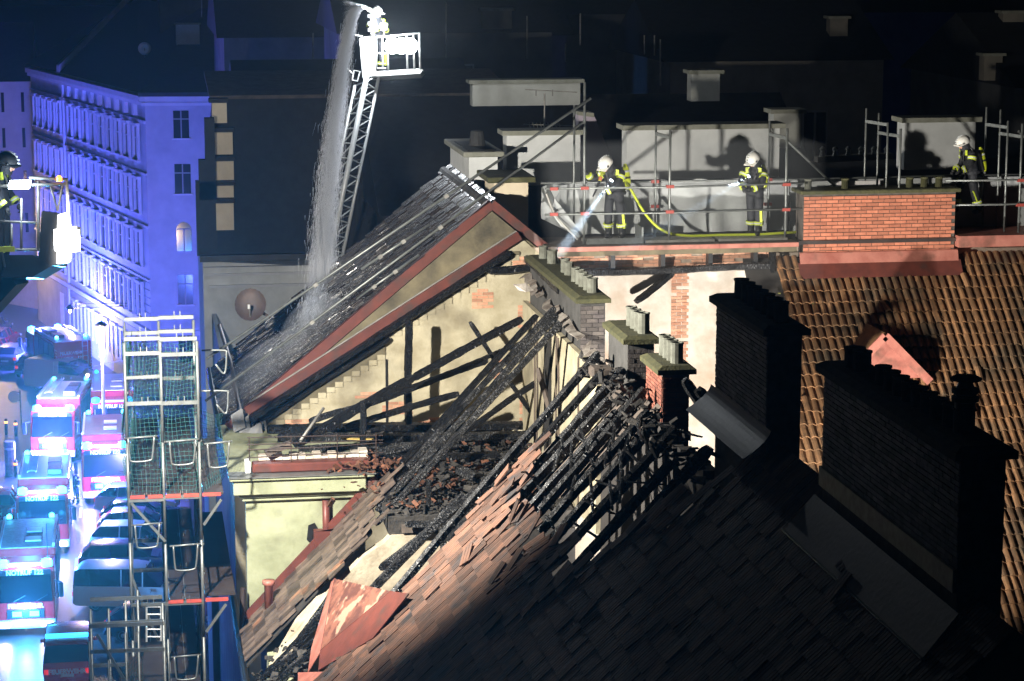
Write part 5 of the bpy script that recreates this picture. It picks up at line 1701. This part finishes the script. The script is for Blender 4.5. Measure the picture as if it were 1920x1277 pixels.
    if tank:
        a, b = V(tank[0]), V(tank[1])
        d = (b - a).normalized()
        t = MB()
        pts, rs = [], (.03, .065, .078, .08, .08, .08, .07, .045)
        vs, fs = [], []
        e1 = d.cross(V((0, 1, .1))).normalized()
        e2 = d.cross(e1)
        for i, r in enumerate(rs):
            c = a.lerp(b, i / (len(rs) - 1))
            for k in range(12):
                th = math.tau * k / 12
                vs.append(c + e1 * math.cos(th) * r + e2 * math.sin(th) * r)
        for i in range(len(rs) - 1):
            for k in range(12):
                fs.append((i * 12 + k, i * 12 + (k + 1) % 12, i * 12 + 12 + (k + 1) % 12, i * 12 + 12 + k))
        t.add(vs, fs)
        tk = t.build('air_cylinder', 'cylinder_yellow', root, smooth=True)
        for f_, mm in ((.3, 'silver_band'), (.55, 'plastic_black')):
            c = a.lerp(b, f_)
            MB().tube([c - d * .02, c + d * .02], .084, 12).build('cylinder_band', mm, tk)
        MB().tube([b, b + d * .06], .025, 8).build('valve', 'steel', tk)
        MB().beam(a.lerp(b, .1) + (J['chest'] - a.lerp(b, .3)) * .25, b + (J['pelvis'] - b) * .25, .22, .03).build('back_plate', 'plastic_black', root)
    return root


ST = dict(pelvis=(0, 0, .96), waist=(0, 0, 1.12), chest=(0, 0, 1.34), neck=(0, 0, 1.49), headb=(0, 0, 1.57), head=(0, -.03, 1.62), face=(0, -1, -.1), lsh=(-.2, 0, 1.40), lel=(-.27, -.05, 1.14), lwr=(-.24, -.2, .95),
          rsh=(.2, 0, 1.40), rel=(.27, -.05, 1.14), rwr=(.24, -.2, .95), lhip=(-.1, 0, .9), lkn=(-.12, -.03, .5), lan=(-.13, 0, .1), rhip=(.1, 0, .9), rkn=(.12, -.03, .5), ran=(.13, 0, .1))


def pose(**k):
    d = dict(ST)
    d.update(k)
    return d


zd = 22.99
f1 = person('stooping fire fighter with white helmet holding a hose nozzle, at the left walkway end', V((10.68, 51.75, zd)), R(-32), scale=1.1, J=
            pose(pelvis=(.06, .0, .93), waist=(.02, -.03, 1.10), chest=(.0, -.1, 1.31), neck=(-.05, -.18, 1.44), headb=(-.07, -.22, 1.49), head=(-.08, -.25, 1.52), face=(-.5, -.8, -.75),
                 lsh=(-.2, -.1, 1.36), lel=(-.4, -.2, 1.22), lwr=(-.46, -.3, 1.32), rsh=(.19, -.05, 1.36), rel=(.16, -.25, 1.10), rwr=(-.08, -.33, .98), lkn=(-.1, -.08, .5), lan=(-.12, .0, .1), rkn=(.16, -.03, .5), ran=(.17, .02, .1)),
            tank=((.13, .26, 1.52), (.2, .25, 1.0)))
f2 = person('standing fire fighter in the middle of the walkway with a torch beam on the chest', V((13.95, 51.75, zd)), R(-30), scale=1.07, J=
            pose(head=(-.02, -.08, 1.60), face=(-.35, -.8, -.6), neck=(0, -.04, 1.47), headb=(-.01, -.07, 1.54), lsh=(-.2, -.02, 1.38), lel=(-.3, -.14, 1.14), lwr=(-.16, -.33, 1.05), rsh=(.2, -.02, 1.38), rel=(.22, -.2, 1.12), rwr=(.02, -.36, 1.02),
                 lkn=(-.06, -.05, .5), lan=(-.07, .0, .1), rkn=(.1, -.04, .5), ran=(.1, .0, .1)), tank=((.1, .27, 1.5), (.14, .26, .98)))
f3 = person('fire fighter in profile walking left with a yellow air cylinder behind the brick chimney', V((19.2, 52.1, zd + .36)), R(-82), scale=1.03, J=
            pose(pelvis=(0, .05, .93), waist=(0, .02, 1.1), chest=(0, -.06, 1.32), neck=(0, -.13, 1.46), headb=(0, -.16, 1.53), head=(0, -.19, 1.58), face=(0, -1, -.35), lsh=(-.2, -.06, 1.37), lel=(-.26, -.1, 1.1), lwr=(-.2, -.28, .98), rsh=(.2, -.06, 1.37), rel=(.26, -.12, 1.1), rwr=(.18, -.32, 1.0),
                 lkn=(-.12, -.25, .52), lan=(-.12, -.28, .1), rkn=(.12, .06, .48), ran=(.12, .2, .1)), tank=((0, .23, 1.5), (0, .36, .95)))
p4 = PD(2, 500, 40.5)
f4 = person('fire fighter in silhouette standing in the rescue platform at the left edge', V((p4.x, p4.y, p4.z)), R(70), pose(head=(0, -.16, 1.58), headb=(0, -.12, 1.52), neck=(0, -.08, 1.46), face=(0, -1, -.3)), helmet='plastic_black', scale=1.12)
p5 = P(142, 945, 'Z', 0)
f5 = person('fire fighter with white helmet standing on the street between the engines', p5, R(-30), pose(), scale=1.02)
p6 = D3(708, 138, 87.5)
f6 = person('fire fighter half hidden behind the monitor in the ladder cage', V((p6.x, p6.y, p6.z)), R(20), pose(rwr=(.1, -.35, 1.2), lwr=(-.1, -.35, 1.25)), scale=1.1, helmet='helmet_white')

# hose: over the shoulder of the first fire fighter, along the deck to the brick chimney
hz = [(10.27, 51.42, 24.33), (10.33, 51.5, 24.47), (10.45, 51.75, 24.6), (10.62, 52.02, 24.62), (10.86, 52.0, 24.45), (11.05, 51.7, 24.1), (11.35, 51.45, 23.55), (11.75, 51.42, 23.18), (12.3, 51.5, 23.05), (13.1, 51.62, 23.03), (14.0, 51.6, 23.03), (14.6, 51.6, 23.05), (15.3, 51.9, 23.03), (16, 52.0, 23.03)]
ho = thing('fire_hose', 'yellow fire hose curving from the stooping fire fighter along the walkway', 'hose', (12, 51.6, 23))
MB().tube(cat_path(hz, 8), .032, 8).build('hose_line', 'hose_yellow', ho, smooth=True)
MB().tube([(10.29, 51.44, 24.37), (10.2, 51.36, 24.18), (10.1, 51.3, 24.0)], .03, 8, .018).build('nozzle', 'plastic_black', ho)
MB().tube([(10.31, 51.46, 24.42), (10.28, 51.43, 24.34)], .042, 8).build('coupling', 'orange_board', ho)


def torch(label, loc, target, e):
    t = thing('hand_torch', label, 'torch', loc)
    d = (V(target) - V(loc)).normalized()
    MB().tube([V(loc) - d * .12, V(loc)], .03, 10, .042).build('torch_body', 'plastic_black', t)
    MB().tube([V(loc) + d * .002, V(loc) + d * .012], .04, 12).build('torch_lens', 'torch_light', t)
    lamp('torch_beam', 'SPOT', V(loc) + d * .03, e, (.7, .85, 1), target, spot_size=R(9), spot_blend=.6, shadow_soft_size=.03)


torch('bright hand torch at the chest of the stooping fire fighter', P(1147, 338, 'Y', 51.36), P(1085, 425, 'Y', 50.95), 16000)
torch('hand torch pointing down left from the middle fire fighter', P(1404, 330, 'Y', 51.3), P(1325, 378, 'Y', 51.1), 9000)

# ------------------------------------------------------------------ vehicles
def wheel(parent, x, y, r=.5, w=.3):
    t = MB().lathe((x - w / 2, y, r), [(r * .6, 0), (r * .95, .02), (r, .06), (r, w - .06), (r * .95, w - .02), (r * .6, w)], 18, 'X').build('wheel', 'rubber', parent)
    MB().lathe((x - w / 2 - .01, y, r), [(r * .15, .0), (r * .5, .03), (r * .6, 0), (r * .6, w + .02), (r * .5, w - .02), (r * .15, w + .02)], 14, 'X').build('rim', 'rim', t)


FMX = lambda o: frame(o, (1, 0, 0), (0, 0, 1), (0, -1, 0))        # text facing the front (-y)
BMX = lambda o: frame(o, (-1, 0, 0), (0, 0, 1), (0, 1, 0))        # text facing the rear (+y)


def fire_engine(label, loc, rotz=0, glow=(.085, .115, 1.0), lights=True, length=7.6, roofmat='white_paint', ladder=True, energy=900, heads=True, text=True, H=3.2):
    t = thing('fire_engine', label, 'fire engine', loc, 'fire engines lined up in the street', R(rotz), local=True)
    w = 1.24
    # cab: raked windscreen, rounded corners by bevel
    MB().prism([(-w, 0, .55), (-w, -.02, 1.45), (-w, .28, 2.75), (-w, .45, 2.9), (-w, 2.4, 2.9), (-w, 2.4, .55)], (2 * w, 0, 0)).build('cab', 'fire_red', t, bevel=.06)
    ws = MB().prism([(-w + .1, -.04, 1.5), (w - .1, -.04, 1.5), (w - .16, .245, 2.68), (-w + .16, .245, 2.68)], (0, -.02, .0)).build('windscreen', 'car_glass', t)
    for x in (-.5, .45):
        MB().beam((x, -.075, 1.53), (x + .5, .0, 1.78), .02, .02).build('wiper', 'plastic_black', ws)
    MB().prism([(-w + .14, .22, 2.62), (w - .14, .22, 2.62), (w - .14, .28, 2.84), (-w + .14, .28, 2.84)], (0, -.04, 0)).build('name_board', 'plastic_black', t)
    if text:
        lettering('NOTRUF 122', .27, 'letter_white', t, frame((0, .19, 2.73), (1, 0, 0), (0, .25, .97), (0, -.97, .25)))
        lettering('FEUERWEHR', .26, 'letter_white', t, FMX((0, -.06, 1.33)))
    MB().box(-.78, .78, -.05, .0, .78, 1.18).build('grille', 'plastic_black', t)
    MB().box(-w - .03, w + .03, -.22, .25, .38, .72).build('bumper', 'white_paint', t, bevel=.05)
    MB().box(-.3, .3, -.235, -.222, .48, .62).build('number_plate', 'plate', t)
    for s in (-1, 1):
        MB().box(s * .9 - .22, s * .9 + .22, -.245, -.222, .46, .66).build('headlight', 'head_light' if heads else 'plate', t)
        MB().box(s * .36 - .2, s * .36 + .2, -.11, -.052, .88, 1.1).build('front_flasher', 'blue_light' if lights else 'blue_dim', t)
        bc = MB().lathe((s * .92, .62, 2.9), [(.24, 0), (.25, .1), (.22, .26), (.08, .32)], 12).build('beacon', 'blue_light' if lights else 'blue_dim', t)
        MB().lathe((s * .92, .62, 2.88), [(.21, 0), (.2, .04)], 12).build('beacon_base', 'plastic_black', bc)
        MB().box(s * w - .02 if s < 0 else w - .0, s * w + .0 if s < 0 else w + .02, .5, 1.25, 1.55, 2.45).build('side_window', 'car_glass', t)
        MB().beam((s * w, .15, 2.35), (s * (w + .3), -.1, 2.35), .05, .05).build('mirror_arm', 'plastic_black', t)
        MB().box(s * (w + .28) - .1, s * (w + .28) + .1, -.2, -.08, 1.7, 2.35).build('mirror', 'plastic_black', t, bevel=.03)
    MB().box(-.75, .75, .5, .8, 2.9, 3.02).build('beacon_bar', 'white_paint', t, bevel=.03)
    MB().box(-w, w, 2.46, length, .7, H).build('body', 'fire_red', t, bevel=.04)
    for s in (-1, 1):
        for k in range(4):
            y0 = 2.65 + k * (length - 2.8) / 4
            MB().box(s * w + (-.03 if s < 0 else 0), s * w + (0 if s < 0 else .03), y0, y0 + (length - 2.8) / 4 - .12, 1.05 if k not in (1, 2) else 1.25, H - .25).build('shutter', 'fire_blue', t)
    MB().box(-w + .05, w - .05, 2.5, length - .05, H, H + .05).build('roof_deck', roofmat, t)
    for s in (-1, 1):
        MB().box(s * (w - .08) - .05, s * (w - .08) + .05, 2.5, length, H + .05, H + .2).build('roof_rail', 'white_metal', t)
        MB().lathe((s * .95, length - .4, H + .18), [(.12, 0), (.12, .14), (.05, .2)], 10).build('beacon', 'blue_light' if lights else 'blue_dim', t)
    if ladder:
        l = MB()
        for x in (-.75, -.35):
            l.tube([(x, 2.7, H + .3), (x, length - .4, H + .3)], .035, 5)
        for k in range(14):
            y = 2.9 + k * (length - 3.5) / 14
            l.tube([(-.75, y, H + .3), (-.35, y, H + .3)], .02, 4)
        l.build('roof_ladder', 'white_metal', t)
        MB().box(.2, .9, 3.0, 4.6, H + .05, H + .32).build('roof_box', 'steel_dull', t, bevel=.03)
        MB().box(.15, .8, 5.0, 6.2, H + .05, H + .25).build('roof_hatch', 'red_sheet', t, bevel=.03)
    if not ladder:
        for y in (3.4, 5.0):
            MB().box(-.1, .6, y, y + .7, H + .05, H + .12).build('roof_hatch', 'letter_white', t, bevel=.02)
        MB().tube([(.95, 1.2, 2.9), (.95, 1.2, 4.6)], .02, 5).build('radio_mast', 'plastic_black', t)
    # rear
    MB().box(-w + .3, w - .3, length, length + .03, .95, H - .3).build('rear_door', 'fire_red', t)
    lettering('FEUERWEHR', .27, 'letter_white', t, BMX((.12, length + .035, 2.45)))
    lettering('NOTRUF', .2, 'letter_white', t, BMX((.42, length + .035, 2.1)))
    lettering('122', .28, 'letter_white', t, BMX((-.48, length + .035, 2.12)))
    for s in (-1, 1):
        MB().box(s * (w - .15) - .13, s * (w - .15) + .13, length, length + .05, .7, .95).build('tail_light', 'tail_red', t)
        for k in range(9):
            MB().beam((s * (w - .05) - .1, length + .012, 1.05 + k * .2), (s * (w - .05) + .02, length + .012, 1.15 + k * .2), .008, .07, (0, 1, 0)).build('hazard_stripe', 'letter_white', t)
    rl = MB()
    for x in (-.95, -.6):
        rl.tube([(x, length + .1, .8), (x, length + .1, H + .3)], .03, 5)
    for k in range(8):
        rl.tube([(-.95, length + .1, .95 + k * .32), (-.6, length + .1, .95 + k * .32)], .02, 4)
    rl.build('rear_ladder', 'white_metal', t)
    MB().box(-w + .1, w - .1, .4, length, .35, .7).build('chassis', 'plastic_black', t)
    for y in (1.3, length - 1.9):
        for s in (-1, 1):
            wheel(t, s * (w - .16), y)
    if lights:
        lo = V(loc)
        rm = Matrix.Rotation(R(rotz), 3, 'Z')
        for x, y, z, e in ((0, .2, 3.6, 1.0), (0, -.8, 1.15, .5)):
            lamp('beacon_glow', 'POINT', lo + rm @ V((x, y, z)), energy * e, glow, shadow_soft_size=.2)
        for x, y, z in ((-.92, .2, 3.1), (.92, .2, 3.1), (0, -.3, 1.0)):
            if heads:
                pp = lo + rm @ V((x, y, z))
                lamp('beacon_flash', 'SPOT', pp, 36000, (.05, .5, 1.0), EYE + V((0, 0, 2)), spot_size=R(9), spot_blend=.7, shadow_soft_size=.2)
        if heads:
            for s in (-1, 1):
                lamp('headlight_beam', 'SPOT', lo + rm @ V((s * .9, -.3, .58)), energy * .05, (1.0, .66, .76), lo + rm @ V((s * 1.3, -12, 0)), spot_size=R(95), spot_blend=.8, shadow_soft_size=.12)
    return t


CARG = 'cars parked along the street'


def car(label, loc, rotz, paint, kind='hatch', scale=1.0, cat='car', name='parked_car', group=CARG, van=False):
    """front towards -y in its own frame"""
    t = thing(name, label, cat, loc, group, R(rotz), local=True)
    t.scale = (scale,) * 3
    if kind == 'hatch':     # y, half width, sill, bonnet/belt, roof, roof half width
        S = [(0, .62, .35, .62, .62, .5), (.12, .80, .28, .74, .74, .6), (.9, .88, .25, .92, .92, .62), (1.15, .88, .25, .96, .98, .62), (1.9, .89, .25, .98, 1.43, .62), (2.6, .9, .25, 1.0, 1.48, .64), (3.5, .89, .25, 1.02, 1.42, .62), (4.0, .86, .28, 1.02, 1.06, .6), (4.18, .80, .35, .92, .92, .58)]
        ax = (.8, 3.4)
        Ln = 4.18
    elif kind == 'estate':
        S = [(0, .62, .35, .62, .62, .5), (.12, .82, .28, .76, .76, .6), (1.0, .9, .25, .95, .95, .62), (1.3, .9, .25, .98, 1.0, .62), (2.1, .91, .25, 1.0, 1.48, .64), (2.8, .92, .25, 1.02, 1.54, .66), (4.1, .91, .25, 1.05, 1.5, .64), (4.5, .88, .28, 1.05, 1.1, .62), (4.62, .82, .35, .95, .95, .6)]
        ax = (.85, 3.7)
        Ln = 4.62
    else:
        S = [(0, .75, .35, .8, .8, .6), (.1, .92, .3, .95, .95, .7), (.75, .96, .28, 1.15, 1.15, .75), (1.0, .97, .28, 1.2, 1.22, .78), (1.75, .97, .28, 1.2, 1.9, .80), (2.4, .97, .28, 1.2, 1.97, .84), (4.6, .97, .28, 1.2, 1.95, .84), (4.85, .96, .3, 1.2, 1.86, .82), (4.93, .92, .4, 1.15, 1.2, .8)]
        ax = (.95, 3.95)
        Ln = 4.93
    body, gl = MB(), MB()
    rows = []
    for (y, hw, z0, zb1, zr, hr) in S:
        zm = z0 + (zb1 - z0) * .55
        rows.append([V((-hw * .93, y, z0)), V((-hw, y, zm)), V((-hw * .97, y, zb1)), V((-hr, y, zr)), V((-hr * .6, y, zr + (.03 if zr > zb1 + .1 else 0))), V((hr * .6, y, zr + (.03 if zr > zb1 + .1 else 0))), V((hr, y, zr)), V((hw * .97, y, zb1)), V((hw, y, zm)), V((hw * .93, y, z0))])
    for i in range(len(rows) - 1):
        for k in range(9):
            q = [rows[i][k], rows[i][k + 1], rows[i + 1][k + 1], rows[i + 1][k]]
            band = k in (2, 6) and (S[i][4] > S[i][3] + .1 or S[i + 1][4] > S[i + 1][3] + .1)
            slope = abs(S[i][4] - S[i + 1][4]) > .25 and k in (3, 4, 5)
            if kind == 'van' and band and van:
                band = i < 5
            (gl if (band or slope) else body).add(q, [(0, 1, 2, 3)])
    body.add(rows[0], [tuple(range(10))])
    body.add(rows[-1], [tuple(range(10))])
    bo = body.weld().build('body', paint, t, smooth=True, bevel=.05)
    gl.build('windows', 'car_glass', t)
    # pillars over the glass band
    for s in (-1, 1):
        for yy in ((S[4][0] + .05, S[5][0] + .35) if not van else (S[4][0] + 1.0,)):
            zb1, zr = 1.0 if kind != 'van' else 1.2, S[5][4] - .03
            hw, hr = S[5][1] * .985, S[5][5] * 1.01
            MB().beam((s * hw, yy, zb1), (s * hr, yy, zr), .07, .05, (0, 1, 0)).build('pillar', paint, t)
        MB().box(s * .68 - .14, s * .68 + .14, -.02, .06, .55, .68).build('headlight', 'plate', t)
        MB().box(s * (S[-1][1] - .12) - .1, s * (S[-1][1] - .12) + .1, Ln - .03, Ln + .02, .72, .92).build('tail_light', 'tail_red', t)
        MB().box(s * (S[4][1] + .1) - .09, s * (S[4][1] + .1) + .09, S[4][0] - .35, S[4][0] - .25, 1.0, 1.14).build('mirror', paint, t)
    MB().box(-.26, .26, Ln, Ln + .025, .6, .72).build('number_plate', 'plate', t)
    MB().box(-.26, .26, -.03, 0, .42, .54).build('number_plate', 'plate', t)
    MB().box(-.85, .85, Ln - .1, Ln + .04, .35, .55).build('bumper', 'plastic_black' if van else paint, t, bevel=.03)
    for y in ax:
        for s in (-1, 1):
            wheel(t, s * .78, y, .32, .2)
    return t


fire_engine('fire engine nearest the camera with dazzling blue grille lights at the left edge', P(50, 1192, 'Z', 0), 0, glow=(.06, .34, 1.0), energy=2600, roofmat='steel_dull', ladder=False)
fire_engine('second fire engine with white roof and NOTRUF 122 board behind the nearest one', P(82, 1040, 'Z', 0), 0, glow=(.06, .28, 1.0), energy=3000)
fire_engine('third fire engine with bright headlights facing the camera at the junction', P(100, 868, 'Z', 0), -7, energy=19000)
fire_engine('red fire engine with open door standing half behind the scaffold tower', P(200, 945, 'Z', 0), 0, energy=5500, roofmat='red_sheet', ladder=False)
fire_engine('red box fire engine parked behind the one at the scaffold', P(212, 880, 'Z', 0) + V((0, 4, 0)), 0, lights=False, heads=False, roofmat='white_paint', ladder=False)
T5 = P(95, 733, 'Z', 0)
fire_engine('fire engine seen from behind with rear ladder and FEUERWEHR door', T5 + V((-.7, 7.4, 0)), 197, lights=True, heads=False, energy=15000)
MB().box(-3.9, -3.85, 0, 0, 0, 0)
rv = car('red fire service van with lettered rear door at the bottom edge', P(130, 1262, 'Z', 0) + V((0, 2.6, 0)), 180, 'fire_red', 'van', 1.0, 'van', 'fire_van', 'service vehicles')
lettering('FEUERWEHR', .26, 'letter_white', rv, BMX((0, 4.97, .82)))
MB().box(-.85, .85, 3.9, 4.3, 2.0, 2.1).build('light_bar', 'blue_dim', rv, bevel=.03)
rc = car('red fire service car at the left edge behind the second engine', P(14, 985, 'Z', 0) + V((-.5, 4, 0)), 180, 'fire_red', 'hatch', 1.05, 'car', 'fire_service_car', 'service vehicles')
c_ = P(155, 735, 'Z', 0)
car('white panel van standing beside the rear of the fire engine', P(190, 738, 'Z', 0), 58, 'white_paint', 'van', 1.08, 'van', 'white_van', 'vans in the street', van=True)
# parked nose in to the right of the lane, tails to the left
PK = [(140, 1160, 'white_paint', 'van', 'white minibus parked nose in below the scaffold tower', 'van'),
      (150, 1090, 'navy_paint', 'estate', 'dark blue estate car parked beside the white minibus', 'car'),
      (170, 1055, 'white_paint', 'estate', 'white estate car parked between two dark cars', 'car'),
      (185, 1022, 'silver_paint', 'hatch', 'silver hatchback parked behind the white estate car', 'car'),
      (190, 1003, 'black_paint', 'hatch', 'black hatchback parked behind the silver one', 'car'),
      (180, 975, 'white_paint', 'hatch', 'white hatchback at the far end of the parked row', 'car'),
      (200, 1215, 'navy_paint', 'hatch', 'blue hatchback parked behind the scaffold bay netting', 'car')]
for px, py, m, k, lb, ct in PK:
    p = P(px, py, 'Z', 0)
    Ln = 4.93 if k == 'van' else 4.62 if k == 'estate' else 4.18
    car(lb, p + V((Ln, .9, 0)), 90 + rnd.uniform(-4, 4) - 8, m, k, 1.0, ct, 'white_van' if k == 'van' else 'parked_car')
for px, py, m, k, lb in ((10, 662, 'car_red', 'hatch', 'dark red car at the left edge of the side street'), (48, 672, 'grey_paint', 'estate', 'grey car parked behind the rear of the fire engine'), (85, 690, 'silver_paint', 'hatch', 'silver car parked next to the panel van'),
                         (112, 700, 'black_paint', 'estate', 'black car parked behind the white panel van'), (20, 642, 'car_red', 'estate', 'second red car farther up the side street'), (5, 622, 'grey_paint', 'hatch', 'farthest grey car in the side street')):
    car(lb, P(px, py, 'Z', 0) + V((0, 0, 0)), 165, m, k)

# ------------------------------------------------------------------ street furniture
lp_ = P(198, 880, 'Z', 0)
sl = thing('street_lamp', 'tall glowing street lamp post in front of the corner house', 'street lamp', lp_)
tz = P(198, 606, 'Y', lp_.y).z
MB().tube([lp_, lp_ + V((0, 0, 3)), V((lp_.x, lp_.y, tz - .1))], .11, 10, .075).build('pole', 'white_metal', sl, smooth=True)
MB().tube([V((lp_.x, lp_.y, tz - .1)), V((lp_.x, lp_.y, tz - 1.9))], .12, 10).build('glow_tube', 'street_glow', sl)
MB().lathe(V((lp_.x, lp_.y, tz - .12)), [(.34, 0), (.3, .08), (.12, .2), (.05, .24)], 14).build('lamp_hood', 'plastic_black', sl)
lamp('street_lamp_light', 'POINT', V((lp_.x - .4, lp_.y - .5, tz - .5)), 1600, (1.0, .68, .42), shadow_soft_size=.2)
for i, (px, py, yy, lb) in enumerate(((131, 578, 160, 'dark hooded lamp hanging on cables before the entrance of the corner house'), (164, 698, 146, 'pale hooded lamp hanging on a cable above the panel van'))):
    p = P(px, py, 'Y', yy)
    hl = thing('hanging_lamp', lb, 'street lamp', p, 'lamps hung over the junction')
    MB().lathe(p, [(.34, -.05), (.3, .06), (.14, .18), (.05, .26)], 14).build('lamp_hood', 'plastic_black' if i == 0 else 'white_metal', hl)
    MB().lathe(p + V((0, 0, -.3)), [(.06, 0), (.1, .1), (.08, .24)], 10).build('bulb', 'street_glow', hl)
    if i == 0:
        for dy in (0, .3):
            MB().tube([p + V((0, 0, .3 - dy)), P(395, 567 + dy * 5, 'Y', 149)], .02, 4).build('cable', 'plastic_black', hl)
        lamp('hanging_lamp_light', 'POINT', p + V((0, -.3, -.5)), 900, (1.0, .70, .42), shadow_soft_size=.15)
    else:
        MB().tube([P(100, 686, 'Y', 150), p + V((0, 0, .3)), P(236, 675, 'Y', 140)], .02, 4).build('cable', 'white_metal', hl)
        MB().tube([p, P(152, 745, 'Y', 147)], .02, 4).build('cable', 'white_metal', hl)
lamp('side_street_light', 'POINT', V((-10.5, 178, 7)), 1800, (1.0, .62, .30), shadow_soft_size=.3)
st = thing('hanging_lamp', 'amber lamp hanging over the side street at the far left', 'street lamp', V((-10.5, 178, 7.2)))
MB().lathe(V((-10.5, 178, 7.2)), [(.3, 0), (.25, .1), (.05, .25)], 12).build('lamp_hood', 'plastic_black', st)
MB().tube([V((-10.5, 178, 7.4)), V((-16, 180, 8.4))], .02, 4).build('cable', 'plastic_black', st)
MB().lathe(V((-10.5, 178, 7.0)), [(.05, 0), (.1, .1), (.08, .2)], 10).build('bulb', 'street_glow', st)
sp0 = P(40, 800, 'Z', 0)
sg = thing('round_sign', 'round traffic sign seen from behind on a thin post', 'sign', sp0)
sz = P(26, 744, 'Y', sp0.y)
MB().tube([sp0, V((sp0.x, sp0.y, sz.z + .4))], .04, 8).build('post', 'steel', sg)
MB().lathe(V((sz.x, sp0.y, sz.z)), [(.34, .0), (.36, .015), (.34, .03)], 22, 'Y').build('disc', 'sign_back', sg)
MB().beam(V((sz.x, sp0.y + .03, sz.z + .25)), V((sp0.x, sp0.y + .03, sz.z + .25)), .04, .04).build('bracket', 'steel', sg)
MB().beam(V((sz.x, sp0.y + .03, sz.z - .25)), V((sp0.x, sp0.y + .03, sz.z - .25)), .04, .04).build('bracket', 'steel', sg)
for i, (px, py) in enumerate(((12, 815), (30, 818), (133, 735), (168, 738), (186, 735), (178, 727), (20, 892), (30, 895))):
    p = P(px, py, 'Z', 0)
    bo = thing('bollard', 'dark bollard with a lit reflector band, %s' % ('left of the round sign post', 'right of the round sign post', 'beside the rear of the fire engine', 'in front of the white van', 'rightmost by the white van', 'farthest by the white van', 'thick one by the third engine', 'thin white one by the third engine')[i], 'bollard', p, 'bollards at the junction')
    big = i == 6
    MB().lathe(p, [(.09 if not big else .3, 0), (.09 if not big else .3, .9 if not big else 1.9), (.06 if not big else .28, .98 if not big else 1.95)], 10).build('post', 'plastic_black' if not big else 'steel_dull', bo)
    MB().lathe(p + V((0, 0, .7 if not big else 1.5)), [(.1 if not big else .31, 0), (.1 if not big else .31, .12)], 10).build('reflector', 'amber_light' if not big else 'letter_white', bo)

# ------------------------------------------------------------------ smoky night air
hz_ = MB().box(-60, 90, -4, 260, -1, 45).build('haze', 'asphalt', kind='stuff')
hm_ = bpy.data.materials.new('haze_air')
hm_.use_nodes = True
nt = hm_.node_tree
nt.nodes.remove(nt.nodes['Principled BSDF'])
pv = nt.nodes.new('ShaderNodeVolumePrincipled')
pv.inputs['Color'].default_value = (.8, .9, 1, 1)
pv.inputs['Density'].default_value = 0.00017
pv.inputs['Anisotropy'].default_value = 0.8
nt.links.new(pv.outputs[0], nt.nodes['Material Output'].inputs['Volume'])
hz_.data.materials.clear()
hz_.data.materials.append(hm_)

# thin smoke drifting over the walkway, in which the torch beams show
sk_ = MB().box(9.0, 15.2, 50.3, 52.38, 22.0, 25.2).build('smoke', 'asphalt', label='thin smoke drifting over the roof walkway', cat='smoke', kind='stuff')
sm_ = bpy.data.materials.new('smoke_air')
sm_.use_nodes = True
nt = sm_.node_tree
nt.nodes.remove(nt.nodes['Principled BSDF'])
pv = nt.nodes.new('ShaderNodeVolumePrincipled')
pv.inputs['Color'].default_value = (.9, .95, 1, 1)
pv.inputs['Density'].default_value = 0.06
pv.inputs['Anisotropy'].default_value = 0.2
nt.links.new(pv.outputs[0], nt.nodes['Material Output'].inputs['Volume'])
sk_.data.materials.clear()
sk_.data.materials.append(sm_)


def mist(o, dens):
    m = bpy.data.materials.new(o.name + '_air')
    m.use_nodes = True
    t = m.node_tree
    t.nodes.remove(t.nodes['Principled BSDF'])
    v = t.nodes.new('ShaderNodeVolumePrincipled')
    v.inputs['Color'].default_value = (.92, .95, 1, 1)
    v.inputs['Density'].default_value = dens
    v.inputs['Anisotropy'].default_value = 0.1
    t.links.new(v.outputs[0], t.nodes['Material Output'].inputs['Volume'])
    o.data.materials.clear()
    o.data.materials.append(m)


# mist: a soft sleeve round the jet and a drifting cloud where it hits the roof
jm = MB().tube(pts[6:], .08, 10, .42).build('jet_mist', 'asphalt', smooth=True, label='soft mist round the falling water jet', cat='mist', kind='stuff')
mist(jm, .30)
for i, (dx, dy, r, sx, sz, dn) in enumerate(((0, 0, .9, 1.0, .55, .22), (-1.2, -.9, 1.1, 1.3, .5, .16))):
    c = V((end.x + dx, end.y + dy, zn(end.x + dx) + .15))
    b = MB().ball((0, 0, 0), r, 18, 12, (sx, .9, sz))
    rot = Matrix.Rotation(-AN, 4, 'Y')
    b.v = [rot @ v + c for v in b.v]
    mist(b.build('roof_mist', 'asphalt', smooth=True, label=('dense mist where the water jet hits the wet roof', 'thinner mist drifting down the wet roof towards the eave')[i], cat='mist', kind='stuff'), dn)
